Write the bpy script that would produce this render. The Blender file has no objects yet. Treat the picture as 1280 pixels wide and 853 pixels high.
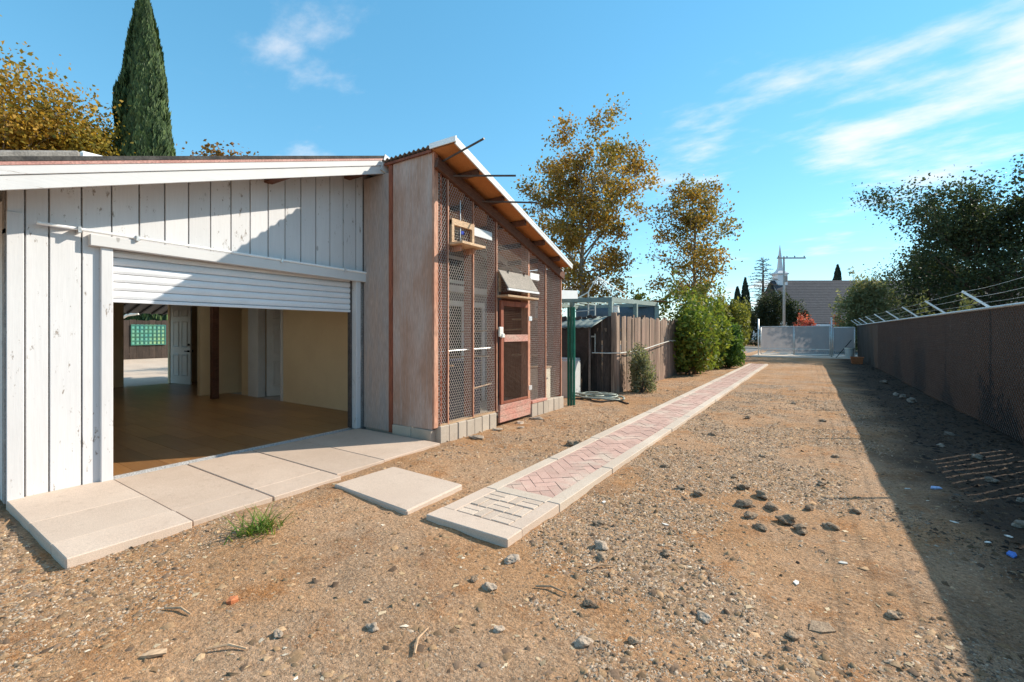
import bpy, bmesh, math, random
import numpy as np
from mathutils import Vector, Matrix, Quaternion

scn = bpy.context.scene
R = math.radians
rnd = random.Random(7)
rng = np.random.default_rng(11)

# ------------------------------------------------------------------ camera
cam_d = bpy.data.cameras.new('camera'); cam = bpy.data.objects.new('camera', cam_d)
scn.collection.objects.link(cam); scn.camera = cam
cam_d.sensor_width = 36.0; cam_d.lens = 16.0; cam_d.clip_start = 0.05; cam_d.clip_end = 3000
cam_d.shift_y = -0.009
cam.location = (0, 0, 1.5); cam.rotation_euler = (R(90), 0, R(33.74))

# ------------------------------------------------------------------ sky and sun
SUN = Vector((0.82, 1.05, 0.90)).normalized()
EL = math.asin(SUN.z); AZ = math.atan2(SUN.x, SUN.y)
world = bpy.data.worlds.new('World'); scn.world = world; world.use_nodes = True
def build_world():
    nt = world.node_tree; n = nt.nodes; l = nt.links
    n.clear()
    out = n.new('ShaderNodeOutputWorld'); bg = n.new('ShaderNodeBackground')
    sky = n.new('ShaderNodeTexSky'); sky.sky_type = 'NISHITA'; sky.sun_disc = False
    sky.sun_elevation = EL; sky.sun_rotation = AZ
    sky.air_density = 1.0; sky.dust_density = 0.0; sky.ozone_density = 1.5
    gm = n.new('ShaderNodeGamma'); gm.inputs[1].default_value = 0.62
    l.new(sky.outputs[0], gm.inputs[0])
    hs = n.new('ShaderNodeHueSaturation'); hs.inputs['Hue'].default_value = 0.484
    hs.inputs['Saturation'].default_value = 1.34; hs.inputs['Value'].default_value = 2.3
    tn = n.new('ShaderNodeMixRGB'); tn.blend_type = 'MULTIPLY'; tn.inputs[0].default_value = 1; tn.inputs[2].default_value = (.84, .97, 1.08, 1)
    l.new(gm.outputs[0], tn.inputs[1]); l.new(tn.outputs[0], hs.inputs['Color'])
    tc = n.new('ShaderNodeTexCoord'); sp = n.new('ShaderNodeSeparateXYZ'); l.new(tc.outputs['Generated'], sp.inputs[0])
    def m(op, a, b=None, c=None):
        k = n.new('ShaderNodeMath'); k.operation = op
        for i, s in enumerate((a, b, c)):
            if s is None: continue
            if isinstance(s, (int, float)): k.inputs[i].default_value = s
            else: l.new(s, k.inputs[i])
        return k.outputs[0]
    zc = m('ADD', m('MAXIMUM', sp.outputs[2], 0.0), 0.10)
    cb = n.new('ShaderNodeCombineXYZ')
    l.new(m('DIVIDE', sp.outputs[0], zc), cb.inputs[0]); l.new(m('DIVIDE', sp.outputs[1], zc), cb.inputs[1])
    mp = n.new('ShaderNodeMapping'); mp.inputs['Location'].default_value = CLOUD[0]; mp.inputs['Rotation'].default_value = (0, 0, R(25))
    mp.inputs['Scale'].default_value = (0.8, 1.25, 1)
    l.new(cb.outputs[0], mp.inputs[0])
    a = n.new('ShaderNodeTexNoise'); a.inputs['Scale'].default_value = 2.1; a.inputs['Detail'].default_value = 9; a.inputs['Roughness'].default_value = 0.58
    b = n.new('ShaderNodeTexNoise'); b.inputs['Scale'].default_value = 0.5; b.inputs['Detail'].default_value = 2
    l.new(mp.outputs[0], a.inputs['Vector']); l.new(mp.outputs[0], b.inputs['Vector'])
    s = m('ADD', m('MULTIPLY', a.outputs['Fac'], 0.62), m('MULTIPLY', b.outputs['Fac'], 0.62))
    mr = n.new('ShaderNodeMapRange'); mr.interpolation_type = 'SMOOTHSTEP'
    mr.inputs[1].default_value = CLOUD[1]; mr.inputs[2].default_value = CLOUD[2]
    l.new(s, mr.inputs[0])
    f = m('MULTIPLY', mr.outputs[0], 0.85)
    mx = n.new('ShaderNodeMixRGB'); mx.inputs[2].default_value = (7.2, 6.9, 6.8, 1)
    l.new(f, mx.inputs[0]); l.new(hs.outputs[0], mx.inputs[1]); l.new(mx.outputs[0], bg.inputs[0])
    bg.inputs[1].default_value = 0.115
    l.new(bg.outputs[0], out.inputs[0])
CLOUD = ((-29.2, 20.2, 0), 0.65, 0.84)
build_world()
sun_d = bpy.data.lights.new('sun', 'SUN'); sun_d.energy = 5.0; sun_d.angle = R(0.5); sun_d.color = (1.0, 0.91, 0.77)
sun_o = bpy.data.objects.new('sun', sun_d); scn.collection.objects.link(sun_o)
sun_o.rotation_euler = SUN.to_track_quat('Z', 'Y').to_euler(); sun_o.location = (20, 25, 30)
vs = scn.view_settings; vs.view_transform = 'Standard'; vs.look = 'None'; vs.gamma = 1; vs.use_curve_mapping = False
vs.exposure = 0.5

# ------------------------------------------------------------------ helpers: materials
MATS = {}
class NB:
    """small node builder"""
    def __init__(s, name):
        s.mat = bpy.data.materials.new(name); s.mat.use_nodes = True
        s.n = s.mat.node_tree.nodes; s.l = s.mat.node_tree.links
        s.bsdf = s.n['Principled BSDF']; s.out = s.n['Material Output']
        s.geo = s.n.new('ShaderNodeNewGeometry'); s.pos = s.geo.outputs['Position']
        MATS[name] = s.mat
    def val(s, inp, v):
        if isinstance(v, (int, float)): inp.default_value = v
        elif isinstance(v, tuple): inp.default_value = v if len(v) == len(inp.default_value) else (*v, 1)
        else: s.l.new(v, inp)
    def mp(s, scale, loc=(0, 0, 0), rot=(0, 0, 0), src=None):
        k = s.n.new('ShaderNodeMapping'); s.l.new(src or s.pos, k.inputs[0])
        k.inputs['Scale'].default_value = scale if isinstance(scale, tuple) else (scale,) * 3
        k.inputs['Location'].default_value = loc; k.inputs['Rotation'].default_value = rot
        return k.outputs[0]
    def noise(s, vec, scale=1, detail=4, rough=.55, dist=0):
        k = s.n.new('ShaderNodeTexNoise'); s.l.new(vec, k.inputs['Vector'])
        k.inputs['Scale'].default_value = scale; k.inputs['Detail'].default_value = detail
        k.inputs['Roughness'].default_value = rough; k.inputs['Distortion'].default_value = dist
        return k.outputs['Fac']
    def voro(s, vec, scale=1, feat='F1', out='Distance'):
        k = s.n.new('ShaderNodeTexVoronoi'); k.feature = feat; s.l.new(vec, k.inputs['Vector'])
        k.inputs['Scale'].default_value = scale
        return k.outputs[out]
    def ramp(s, fac, a, b, lo=0.0, hi=1.0, smooth=True):
        k = s.n.new('ShaderNodeMapRange'); k.interpolation_type = 'SMOOTHSTEP' if smooth else 'LINEAR'
        s.l.new(fac, k.inputs[0]); k.inputs[1].default_value = a; k.inputs[2].default_value = b
        k.inputs[3].default_value = lo; k.inputs[4].default_value = hi
        return k.outputs[0]
    def mix(s, f, a, b, mode='MIX'):
        k = s.n.new('ShaderNodeMixRGB'); k.blend_type = mode
        s.val(k.inputs[0], f); s.val(k.inputs[1], a); s.val(k.inputs[2], b)
        return k.outputs[0]
    def math(s, op, a, b=0.0):
        k = s.n.new('ShaderNodeMath'); k.operation = op; s.val(k.inputs[0], a); s.val(k.inputs[1], b)
        return k.outputs[0]
    def sep(s, vec=None):
        k = s.n.new('ShaderNodeSeparateXYZ'); s.l.new(vec or s.pos, k.inputs[0]); return k.outputs
    def rand(s):
        k = s.n.new('ShaderNodeObjectInfo'); return k.outputs['Random']
    def attr(s, name):
        k = s.n.new('ShaderNodeAttribute'); k.attribute_name = name; return k.outputs['Color']
    def bump(s, h, strength=.3, dist=.01):
        k = s.n.new('ShaderNodeBump'); k.inputs['Strength'].default_value = strength; k.inputs['Distance'].default_value = dist
        s.l.new(h, k.inputs['Height']); s.l.new(k.outputs[0], s.bsdf.inputs['Normal'])
        return k.outputs[0]
    def fin(s, col=None, rough=.8, metal=0.0, spec=.3):
        if col is not None: s.val(s.bsdf.inputs['Base Color'], col)
        s.val(s.bsdf.inputs['Roughness'], rough); s.val(s.bsdf.inputs['Metallic'], metal)
        s.bsdf.inputs['Specular IOR Level'].default_value = spec
        return s.mat

def mottled(name, c1, c2, scale=6, rough=.8, bump=.2, bdist=.004, stretch=(1, 1, 1), var=.25, fine=60, metal=0.0, spec=.3, grain=.5):
    b = NB(name); v = b.mp(tuple(scale * k for k in stretch))
    f = b.ramp(b.noise(v, 1, 6, .62), .3, .7)
    col = b.mix(f, c1, c2)
    g = b.noise(b.mp(tuple(fine * k for k in stretch)), 1, 3)
    col = b.mix(grain, col, b.mix(1.0, col, b.ramp(g, .25, .75, .45, 1.5), 'MULTIPLY'))
    if var:
        col = b.mix(1.0, col, b.ramp(b.rand(), 0, 1, 1 - var, 1 + var, False), 'MULTIPLY')
    if bump: b.bump(g, bump, bdist)
    return b.fin(col, rough, metal, spec)

def painted_wood(name, c, wear, wear_amt=.62, rough=.6, axis='Z', var=.06):
    """paint over grained timber with chips, knots and dirt of their own shape"""
    b = NB(name)
    st = {'Z': (1, 1, .06), 'Y': (1, .06, 1), 'X': (.06, 1, 1)}[axis]
    grain = b.noise(b.mp(tuple(70 * k for k in st)), 1, 5, .6)
    chips = b.noise(b.mp(tuple(22 * k for k in ((1, 1, .35) if axis == 'Z' else st))), 1, 8, .72)
    area = b.noise(b.mp(1.7), 1, 3)
    w = b.ramp(b.math('ADD', b.math('MULTIPLY', chips, .8), b.math('MULTIPLY', area, .25)), wear_amt, wear_amt + .05)
    dirt = b.ramp(b.noise(b.mp((2.5, 2.5, .8)), 1, 7, .65), .45, .8)
    col = b.mix(b.math('MULTIPLY', dirt, .28), c, tuple(k * .72 for k in c))
    col = b.mix(b.ramp(grain, .3, .8, 0, .16), col, tuple(k * .6 for k in c))
    kn = b.ramp(b.voro(b.mp((3.2, 3.2, 1.3)), 1), .035, .06, 1, 0)
    col = b.mix(b.math('MULTIPLY', kn, .5), col, tuple(k * .5 for k in wear))
    col = b.mix(w, col, wear)
    if var: col = b.mix(1.0, col, b.ramp(b.rand(), 0, 1, 1 - var, 1 + var, False), 'MULTIPLY')
    b.bump(b.math('SUBTRACT', grain, b.math('MULTIPLY', w, .8)), .25, .003)
    return b.fin(col, rough)

def concrete(name, c1, c2, rough=.85, stain=(.2, .15, .11)):
    b = NB(name)
    big = b.noise(b.mp(1.3), 1, 6, .6); mid = b.noise(b.mp(9), 1, 6, .65); fine = b.noise(b.mp(140), 1, 3)
    col = b.mix(b.ramp(big, .3, .7), c1, c2)
    col = b.mix(b.ramp(mid, .55, .8, 0, .35), col, stain)
    pits = b.ramp(b.voro(b.mp(55), 1), .05, .16, .5, 0)
    col = b.mix(b.math('MULTIPLY', pits, b.ramp(mid, .4, .65)), col, tuple(k * .6 for k in stain))
    col = b.mix(.6, col, b.mix(1.0, col, b.ramp(fine, .25, .75, .75, 1.25), 'MULTIPLY'))
    col = b.mix(1.0, col, b.ramp(b.rand(), 0, 1, .93, 1.06, False), 'MULTIPLY')
    b.bump(b.math('ADD', b.math('MULTIPLY', fine, .5), mid), .35, .004)
    return b.fin(col, rough)

def foliage(name, transl=.35, rough=.55):
    b = NB(name)
    col = b.attr('tint')
    b.fin(col, rough, 0, .25)
    tr = b.n.new('ShaderNodeBsdfTranslucent'); b.l.new(b.mix(1.0, col, (1.25, 1.2, .7), 'MULTIPLY'), tr.inputs[0])
    mx = b.n.new('ShaderNodeMixShader'); mx.inputs[0].default_value = transl
    b.l.new(b.bsdf.outputs[0], mx.inputs[1]); b.l.new(tr.outputs[0], mx.inputs[2]); b.l.new(mx.outputs[0], b.out.inputs[0])
    return b.mat

# ------------------------------------------------------------------ helpers: objects
COL = scn.collection
def link(name, me, parent=None, loc=None, mat=None):
    if mat is not None and not me.materials: me.materials.append(mat)
    o = bpy.data.objects.new(name, me); COL.objects.link(o)
    if parent is not None:
        o.parent = parent
        base = Vector((0, 0, 0)); p = parent
        while p is not None: base += p.location; p = p.parent
        o.location = (Vector(loc) if loc is not None else Vector((0, 0, 0))) - base
    elif loc is not None: o.location = loc
    return o
def tag(o, label, cat, group=None):
    o['label'] = label; o['category'] = cat
    if group: o['group'] = group
    return o
def thing(name, label, cat, loc=(0, 0, 0), group=None):
    o = bpy.data.objects.new(name, None); COL.objects.link(o); o.location = loc
    o.empty_display_size = .2
    return tag(o, label, cat, group)
def struct(o): o['kind'] = 'structure'; return o
def stuff(o): o['kind'] = 'stuff'; return o

class MB:
    def __init__(s): s.v = []; s.f = []
    def add(s, vs, fs):
        k = len(s.v); s.v += [tuple(p) for p in vs]; s.f += [tuple(i + k for i in f) for f in fs]; return s
    def box(s, x0, x1, y0, y1, z0, z1):
        x0, x1 = min(x0, x1), max(x0, x1); y0, y1 = min(y0, y1), max(y0, y1); z0, z1 = min(z0, z1), max(z0, z1)
        return s.add([(x0, y0, z0), (x1, y0, z0), (x1, y1, z0), (x0, y1, z0), (x0, y0, z1), (x1, y0, z1), (x1, y1, z1), (x0, y1, z1)],
                     [(3, 2, 1, 0), (4, 5, 6, 7), (0, 1, 5, 4), (1, 2, 6, 5), (2, 3, 7, 6), (3, 0, 4, 7)])
    def hexa(s, bot, top):
        """eight corners: bot ring ccw seen from above, top ring same order"""
        return s.add(list(bot) + list(top), [(3, 2, 1, 0), (4, 5, 6, 7), (0, 1, 5, 4), (1, 2, 6, 5), (2, 3, 7, 6), (3, 0, 4, 7)])
    def beam(s, p, q, w, h, up=(0, 0, 1)):
        p = Vector(p); q = Vector(q); d = (q - p).normalized(); u = Vector(up)
        a = d.cross(u)
        if a.length < 1e-4: a = d.cross(Vector((1, 0, 0)))
        a.normalize(); b = a.cross(d).normalized(); a *= w / 2; b *= h / 2
        return s.hexa([p - a - b, p + a - b, q + a - b, q - a - b], [p - a + b, p + a + b, q + a + b, q - a + b])
    def tube(s, pts, r, n=8, cap=True):
        pts = [Vector(p) for p in pts]; m = len(pts)
        rs = r if isinstance(r, (list, tuple)) else [r] * m
        k = len(s.v); ref = None
        for i, p in enumerate(pts):
            d = (pts[min(i + 1, m - 1)] - pts[max(i - 1, 0)]).normalized()
            if ref is None:
                ref = Vector((0, 0, 1)) if abs(d.z) < .9 else Vector((1, 0, 0))
            a = d.cross(ref).normalized(); b = a.cross(d).normalized(); ref = b
            for j in range(n):
                t = 2 * math.pi * j / n
                s.v.append(tuple(p + (a * math.cos(t) + b * math.sin(t)) * rs[i]))
        for i in range(m - 1):
            for j in range(n):
                s.f.append((k + i * n + j, k + i * n + (j + 1) % n, k + (i + 1) * n + (j + 1) % n, k + (i + 1) * n + j))
        if cap:
            s.f.append(tuple(k + j for j in reversed(range(n)))); s.f.append(tuple(k + (m - 1) * n + j for j in range(n)))
        return s
    def lathe(s, c, prof, n=14):
        k = len(s.v)
        for r, z in prof:
            for j in range(n):
                t = 2 * math.pi * j / n; s.v.append((c[0] + r * math.cos(t), c[1] + r * math.sin(t), c[2] + z))
        for i in range(len(prof) - 1):
            for j in range(n):
                s.f.append((k + i * n + j, k + i * n + (j + 1) % n, k + (i + 1) * n + (j + 1) % n, k + (i + 1) * n + j))
        s.f.append(tuple(k + j for j in reversed(range(n)))); s.f.append(tuple(k + (len(prof) - 1) * n + j for j in range(n)))
        return s
    def mesh(s, name, mat=None, bevel=0, seg=1, smooth=False):
        me = bpy.data.meshes.new(name); me.from_pydata(s.v, [], s.f)
        bm = bmesh.new(); bm.from_mesh(me); bmesh.ops.recalc_face_normals(bm, faces=bm.faces)
        if bevel:
            bmesh.ops.bevel(bm, geom=list(bm.edges), offset=bevel, segments=seg, affect='EDGES', profile=.6)
        bm.to_mesh(me); bm.free()
        if smooth: me.shade_smooth()
        if mat: me.materials.append(mat)
        return me
    def build(s, name, mat, parent=None, bevel=0, smooth=False):
        return link(name, s.mesh(name, mat, bevel, 1, smooth), parent)
def part(name, mat, parent, *boxes, bevel=0):
    m = MB()
    for b in boxes: m.box(*b)
    return m.build(name, mat, parent, bevel)

def np_mesh(name, V, F, mat, tint=None, smooth=False):
    """V (n,3), F (m,k) all faces with k corners; tint (n,3) per vertex"""
    me = bpy.data.meshes.new(name); n = len(V); m, k = F.shape
    me.vertices.add(n); me.vertices.foreach_set('co', np.ascontiguousarray(V, dtype=np.float32).ravel())
    me.loops.add(m * k); me.loops.foreach_set('vertex_index', F.astype(np.int32).ravel())
    me.polygons.add(m); me.polygons.foreach_set('loop_start', (np.arange(m) * k).astype(np.int32))
    me.polygons.foreach_set('loop_total', np.full(m, k, dtype=np.int32))
    if tint is not None:
        a = me.color_attributes.new('tint', 'FLOAT_COLOR', 'POINT')
        c = np.ones((n, 4), dtype=np.float32); c[:, :3] = tint; a.data.foreach_set('color', c.ravel())
    me.update(calc_edges=True); me.validate()
    if smooth: me.shade_smooth()
    me.materials.append(mat)
    return me
def unit(a): return a / np.maximum(np.linalg.norm(a, axis=1, keepdims=True), 1e-9)
def leaf_mesh(name, P, size, mat, tint, axis=None, axis_w=0.0, aspect=.6, face=None, face_w=0.0):
    """one folded leaf (two triangles) at each point"""
    n = len(P); T = unit(rng.normal(size=(n, 3)))
    if axis is not None: T = unit(T * (1 - axis_w) + axis * axis_w)
    Nn = rng.normal(size=(n, 3))
    if face is not None: Nn = unit(Nn) * (1 - face_w) + face * face_w
    S = unit(np.cross(T, Nn)); Up = unit(np.cross(S, T)); sz = size[:, None]
    b = P - T * sz * .5; t = P + T * sz * .5; fold = Up * sz * .12
    l_ = P - S * sz * aspect * .5 + fold; r_ = P + S * sz * aspect * .5 + fold
    V = np.stack([b, r_, t, l_], 1).reshape(-1, 3)
    i = np.arange(n)[:, None] * 4
    F = np.concatenate([i + np.array([[0, 1, 2]]), i + np.array([[0, 2, 3]])], 0)
    return np_mesh(name, V, F, mat, np.repeat(tint, 4, 0))
def palette(n, cols, weights=None, jit=.18):
    cols = np.array(cols, dtype=float); w = None if weights is None else np.array(weights) / sum(weights)
    c = cols[rng.choice(len(cols), n, p=w)]
    return np.clip(c * (1 + rng.normal(size=(n, 1)) * jit), .003, .9)

# value noise on the plane, for the lie of the ground and the spread of gravel
_tab = rng.random((64, 64))
def vnoise(x, y):
    x = np.asarray(x, float); y = np.asarray(y, float)
    xi = np.floor(x).astype(int); yi = np.floor(y).astype(int); fx = x - xi; fy = y - yi
    fx = fx * fx * (3 - 2 * fx); fy = fy * fy * (3 - 2 * fy)
    g = lambda a, b: _tab[a % 64, b % 64]
    return (g(xi, yi) * (1 - fx) + g(xi + 1, yi) * fx) * (1 - fy) + (g(xi, yi + 1) * (1 - fx) + g(xi + 1, yi + 1) * fx) * fy
def fbm(x, y, o=4, rough=.5):
    s = 0; a = 1; t = 0
    for k in range(o):
        s = s + a * vnoise(x * 2 ** k + 17 * k, y * 2 ** k + 31 * k); t += a; a *= rough
    return s / t
def gz(x, y):
    """height of the dirt"""
    x = np.asarray(x, float); y = np.asarray(y, float)
    z = -.040 + .05 * (fbm(x * .55, y * .55, 3) - .5) + .030 * (fbm(x * 2.6 + 5, y * 2.6, 3) - .5) + .018 * (fbm(x * 9, y * 9 + 3, 2) - .5)
    z = z + .024 * np.exp(-((x + 3.85) / .45) ** 2) * np.clip((y - 1.0) / .8, 0, 1) * np.clip((5.0 - y) / .5, 0, 1)
    r = np.hypot(x, y); z = np.where(r > 45, -.06, z)
    inside = (x < -4.3) & (x > -32) & (y > .9) & (y < 9)
    return np.where(inside, np.minimum(z, -.055), z)

# ------------------------------------------------------------------ materials
def dirt_material():
    b = NB('dirt')
    big = b.noise(b.mp(.55, (3, 1, 0)), 1, 5, .6); mid = b.noise(b.mp(3.1), 1, 7, .65); fine = b.noise(b.mp(42), 1, 5, .7)
    grit = b.voro(b.mp(70), 1); gritc = b.voro(b.mp(70), 1, out='Color')
    grit2 = b.voro(b.mp(190), 1, out='Color')
    col = b.mix(b.ramp(big, .36, .64), (.45, .245, .118), (.50, .315, .19))
    col = b.mix(b.ramp(mid, .48, .72), col, (.40, .185, .072))
    grav = b.ramp(b.noise(b.mp(.8, (11, 4, 0)), 1, 6, .7), .46, .62)
    g3 = b.sep(gritc); g4 = b.sep(grit2)
    stone = b.mix(g3[0], (.13, .10, .075), (.38, .31, .24))
    col = b.mix(b.math('MULTIPLY', grav, b.ramp(grit, .0, .6, .6, .3)), col, stone)
    col = b.mix(b.ramp(g4[1], .84, .92, 0, .3), col, (.55, .45, .34))
    col = b.mix(b.ramp(g4[2], .86, .93, 0, .35), col, (.11, .075, .05))
    col = b.mix(.75, col, b.mix(1.0, col, b.ramp(fine, .3, .7, .55, 1.38), 'MULTIPLY'))
    # leaf mould, and fence shadow painted into the soil colour, in a strip along the chain-link fence
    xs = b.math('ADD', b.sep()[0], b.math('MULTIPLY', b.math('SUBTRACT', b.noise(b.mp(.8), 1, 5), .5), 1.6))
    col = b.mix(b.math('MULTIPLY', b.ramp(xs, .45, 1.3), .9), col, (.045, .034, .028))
    h = b.math('ADD', b.math('MULTIPLY', mid, .6), b.math('ADD', b.math('MULTIPLY', fine, .35), b.math('MULTIPLY', g4[0], .10)))
    b.bump(h, 1.0, .055)
    return b.fin(col, .95, 0, .15)
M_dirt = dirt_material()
M_white = painted_wood('white_paint', (.64, .63, .635), (.27, .23, .20), .615)
M_whiteY = painted_wood('white_trim_paint', (.65, .64, .635), (.30, .25, .21), .65, axis='Y')
M_back = mottled('groove_shadow_board', (.30, .28, .27), (.4, .38, .36), 5)
M_pink = mottled('primed_drip_edge', (.40, .20, .17), (.48, .27, .23), 4, .6, .1)
M_felt = mottled('roof_felt', (.035, .033, .033), (.07, .065, .06), 8, .95, .5, .006)
M_oldply = mottled('grey_felt_roll', (.22, .2, .18), (.33, .3, .27), 7, .9, .4)
M_apron = concrete('apron_concrete', (.51, .40, .32), (.45, .345, .27))
M_slab = concrete('pale_concrete', (.56, .45, .365), (.51, .40, .32))
M_path = concrete('path_concrete', (.58, .49, .40), (.50, .41, .33))
M_block = concrete('block_concrete', (.50, .43, .35), (.40, .34, .28))
M_patio = concrete('patio_concrete', (.55, .45, .36), (.48, .38, .3))
def brick_mat(name, c1, c2):
    b = NB(name)
    v = b.noise(b.mp(11), 1, 6, .65); f = b.noise(b.mp(120), 1, 3); fade = b.noise(b.mp(1.7, (2, 5, 0)), 1, 5, .6)
    col = b.mix(b.ramp(v, .3, .7), c1, c2)
    col = b.mix(b.ramp(fade, .48, .7), col, (.53, .43, .35))
    col = b.mix(1.0, col, b.ramp(b.rand(), 0, 1, .88, 1.1, False), 'MULTIPLY')
    col = b.mix(.6, col, b.mix(1.0, col, b.ramp(f, .25, .75, .7, 1.3), 'MULTIPLY'))
    b.bump(b.math('ADD', v, b.math('MULTIPLY', f, .5)), .3, .004)
    return b.fin(col, .9)
M_brick_pink = brick_mat('pink_stamped_brick', (.52, .345, .285), (.48, .31, .255))
M_brick_tan = brick_mat('tan_stamped_brick', (.52, .41, .33), (.55, .45, .36))
def plywood(name, c1, c2, c3):
    b = NB(name)
    g = b.noise(b.mp((26, 26, 1.1)), 1, 6, .65); big = b.noise(b.mp((2.2, 2.2, .8), (1, 3, 2)), 1, 5, .6); f = b.noise(b.mp((150, 150, 8)), 1, 3)
    col = b.mix(b.ramp(big, .32, .68), c1, c2); col = b.mix(b.ramp(g, .45, .75, 0, .7), col, c3)
    st = b.ramp(b.voro(b.mp((9, 9, 2.2)), 1), .02, .07, .5, 0)
    col = b.mix(st, col, tuple(k * .45 for k in c1))
    col = b.mix(.7, col, b.mix(1.0, col, b.ramp(f, .25, .75, .7, 1.3), 'MULTIPLY'))
    b.bump(g, .25, .003)
    return b.fin(col, .8)
M_ply = plywood('weathered_plywood', (.50, .37, .315), (.40, .235, .165), (.46, .385, .35))
M_plygrey = plywood('greyed_plywood', (.38, .33, .31), (.45, .33, .27), (.32, .29, .28))
M_soffit = plywood('orange_sheathing', (.52, .22, .075), (.46, .17, .05), (.40, .15, .05))
M_redwood = mottled('red_stained_stud', (.30, .095, .05), (.21, .065, .038), 7, .7, .3, .003, (1, 1, .15), .15, 50)
M_redpale = mottled('faded_red_timber', (.52, .29, .20), (.42, .18, .11), 6, .75, .3, .003, (1, 1, .2), .12, 50)
M_redpaint = mottled('peeling_red_paint', (.50, .22, .17), (.46, .30, .24), 9, .7, .3, .003, (1, .3, 1), .06, 60)
M_darkbeam = mottled('dark_brown_beam', (.10, .042, .026), (.14, .06, .035), 7, .75, .3, .003, (1, .2, 1), .12)
M_tan = mottled('bare_pine', (.46, .29, .17), (.55, .38, .24), 8, .75, .3, .003, (1, .25, 1), .15)
M_brownboard = plywood('brown_board_wall', (.30, .13, .075), (.24, .10, .06), (.20, .085, .05))
M_wire = mottled('galvanised_wire', (.78, .74, .68), (.66, .62, .56), 5, .5, 0, metal=.0, var=0, spec=.5)
M_wire_dark = mottled('rusty_wire', (.23, .15, .11), (.33, .22, .16), 5, .7, 0, var=0)
M_galv = mottled('galvanised_steel', (.55, .55, .55), (.66, .66, .65), 14, .45, .1, metal=.55, spec=.5)
M_corr = mottled('corrugated_steel', (.26, .24, .23), (.34, .30, .27), 3, .5, .1, metal=.5)
M_flash = mottled('white_flashing', (.72, .72, .72), (.80, .80, .79), 3, .45, 0, grain=.1)
M_iron = mottled('dark_iron', (.10, .09, .09), (.15, .13, .12), 9, .55, .1, metal=.6)
M_black = mottled('black_plastic', (.015, .015, .016), (.025, .025, .026), 9, .6, .1)
M_slat = mottled('white_roll_slat', (.74, .74, .76), (.68, .68, .70), 2.2, .38, 0, var=.02, grain=.05)
M_glass = NB('dark_glass').fin((.02, .024, .028), .06, 0, .6)
M_wall_in = mottled('beige_plaster', (.78, .60, .37), (.74, .56, .34), 2, .85, .1, .002, var=0, fine=90, grain=.06)
M_wall_grey = mottled('pale_grey_stucco', (.27, .24, .24), (.20, .175, .175), 3, .9, .4, .006, var=0, fine=50)
M_doorw = mottled('white_door_paint', (.72, .71, .69), (.66, .65, .62), 3, .4, 0, var=0, grain=.05)
M_ceil = mottled('garage_ceiling', (.80, .76, .68), (.76, .72, .64), 2, .9, .1, grain=.1)
def floor_mat():
    b = NB('laminate_floor')
    g = b.noise(b.mp((2.2, 22, 1)), 1, 6, .6); big = b.noise(b.mp(.8), 1, 4)
    col = b.mix(b.ramp(g, .3, .7), (.27, .125, .042), (.34, .17, .06)); col = b.mix(b.ramp(big, .4, .7, 0, .5), col, (.21, .095, .034))
    col = b.mix(1.0, col, b.ramp(b.rand(), 0, 1, .82, 1.15, False), 'MULTIPLY')
    b.bump(g, .08, .002)
    return b.fin(col, .33, 0, .45)
M_floor = floor_mat()
def picket_mat():
    b = NB('weathered_picket')
    g = b.noise(b.mp((40, 40, 1.6)), 1, 6, .65); big = b.noise(b.mp((3, 3, 1)), 1, 4)
    col = b.mix(b.ramp(g, .3, .72), (.13, .085, .062), (.37, .265, .195)); col = b.mix(b.ramp(big, .4, .7, 0, .6), col, (.27, .17, .13))
    col = b.mix(1.0, col, b.ramp(b.rand(), 0, 1, .6, 1.35, False), 'MULTIPLY')
    b.bump(g, .5, .006)
    return b.fin(col, .9)
M_picket = picket_mat()
M_tarp = mottled('grey_green_tarp', (.17, .20, .18), (.24, .27, .24), 5, .6, .2, var=0)
M_tarpblack = mottled('black_tarp', (.018, .017, .018), (.035, .033, .033), 6, .55, .3, .01, var=0)
M_green = mottled('green_enamel', (.015, .13, .085), (.02, .17, .11), 5, .45, .1)
M_applw = mottled('dingy_white_enamel', (.58, .58, .57), (.50, .50, .48), 4, .4, 0, grain=.1)
M_sage = mottled('sage_painted_steel', (.25, .31, .28), (.32, .37, .33), 5, .6, .1)
M_whitepipe = mottled('white_pvc', (.70, .68, .62), (.60, .57, .50), 6, .5, .1)
M_hose = mottled('grey_green_hose', (.34, .36, .30), (.24, .26, .22), 8, .55, .1)
M_shade = mottled('blue_grey_shade_cloth', (.10, .13, .16), (.14, .17, .2), 4, .8, .2)
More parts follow.
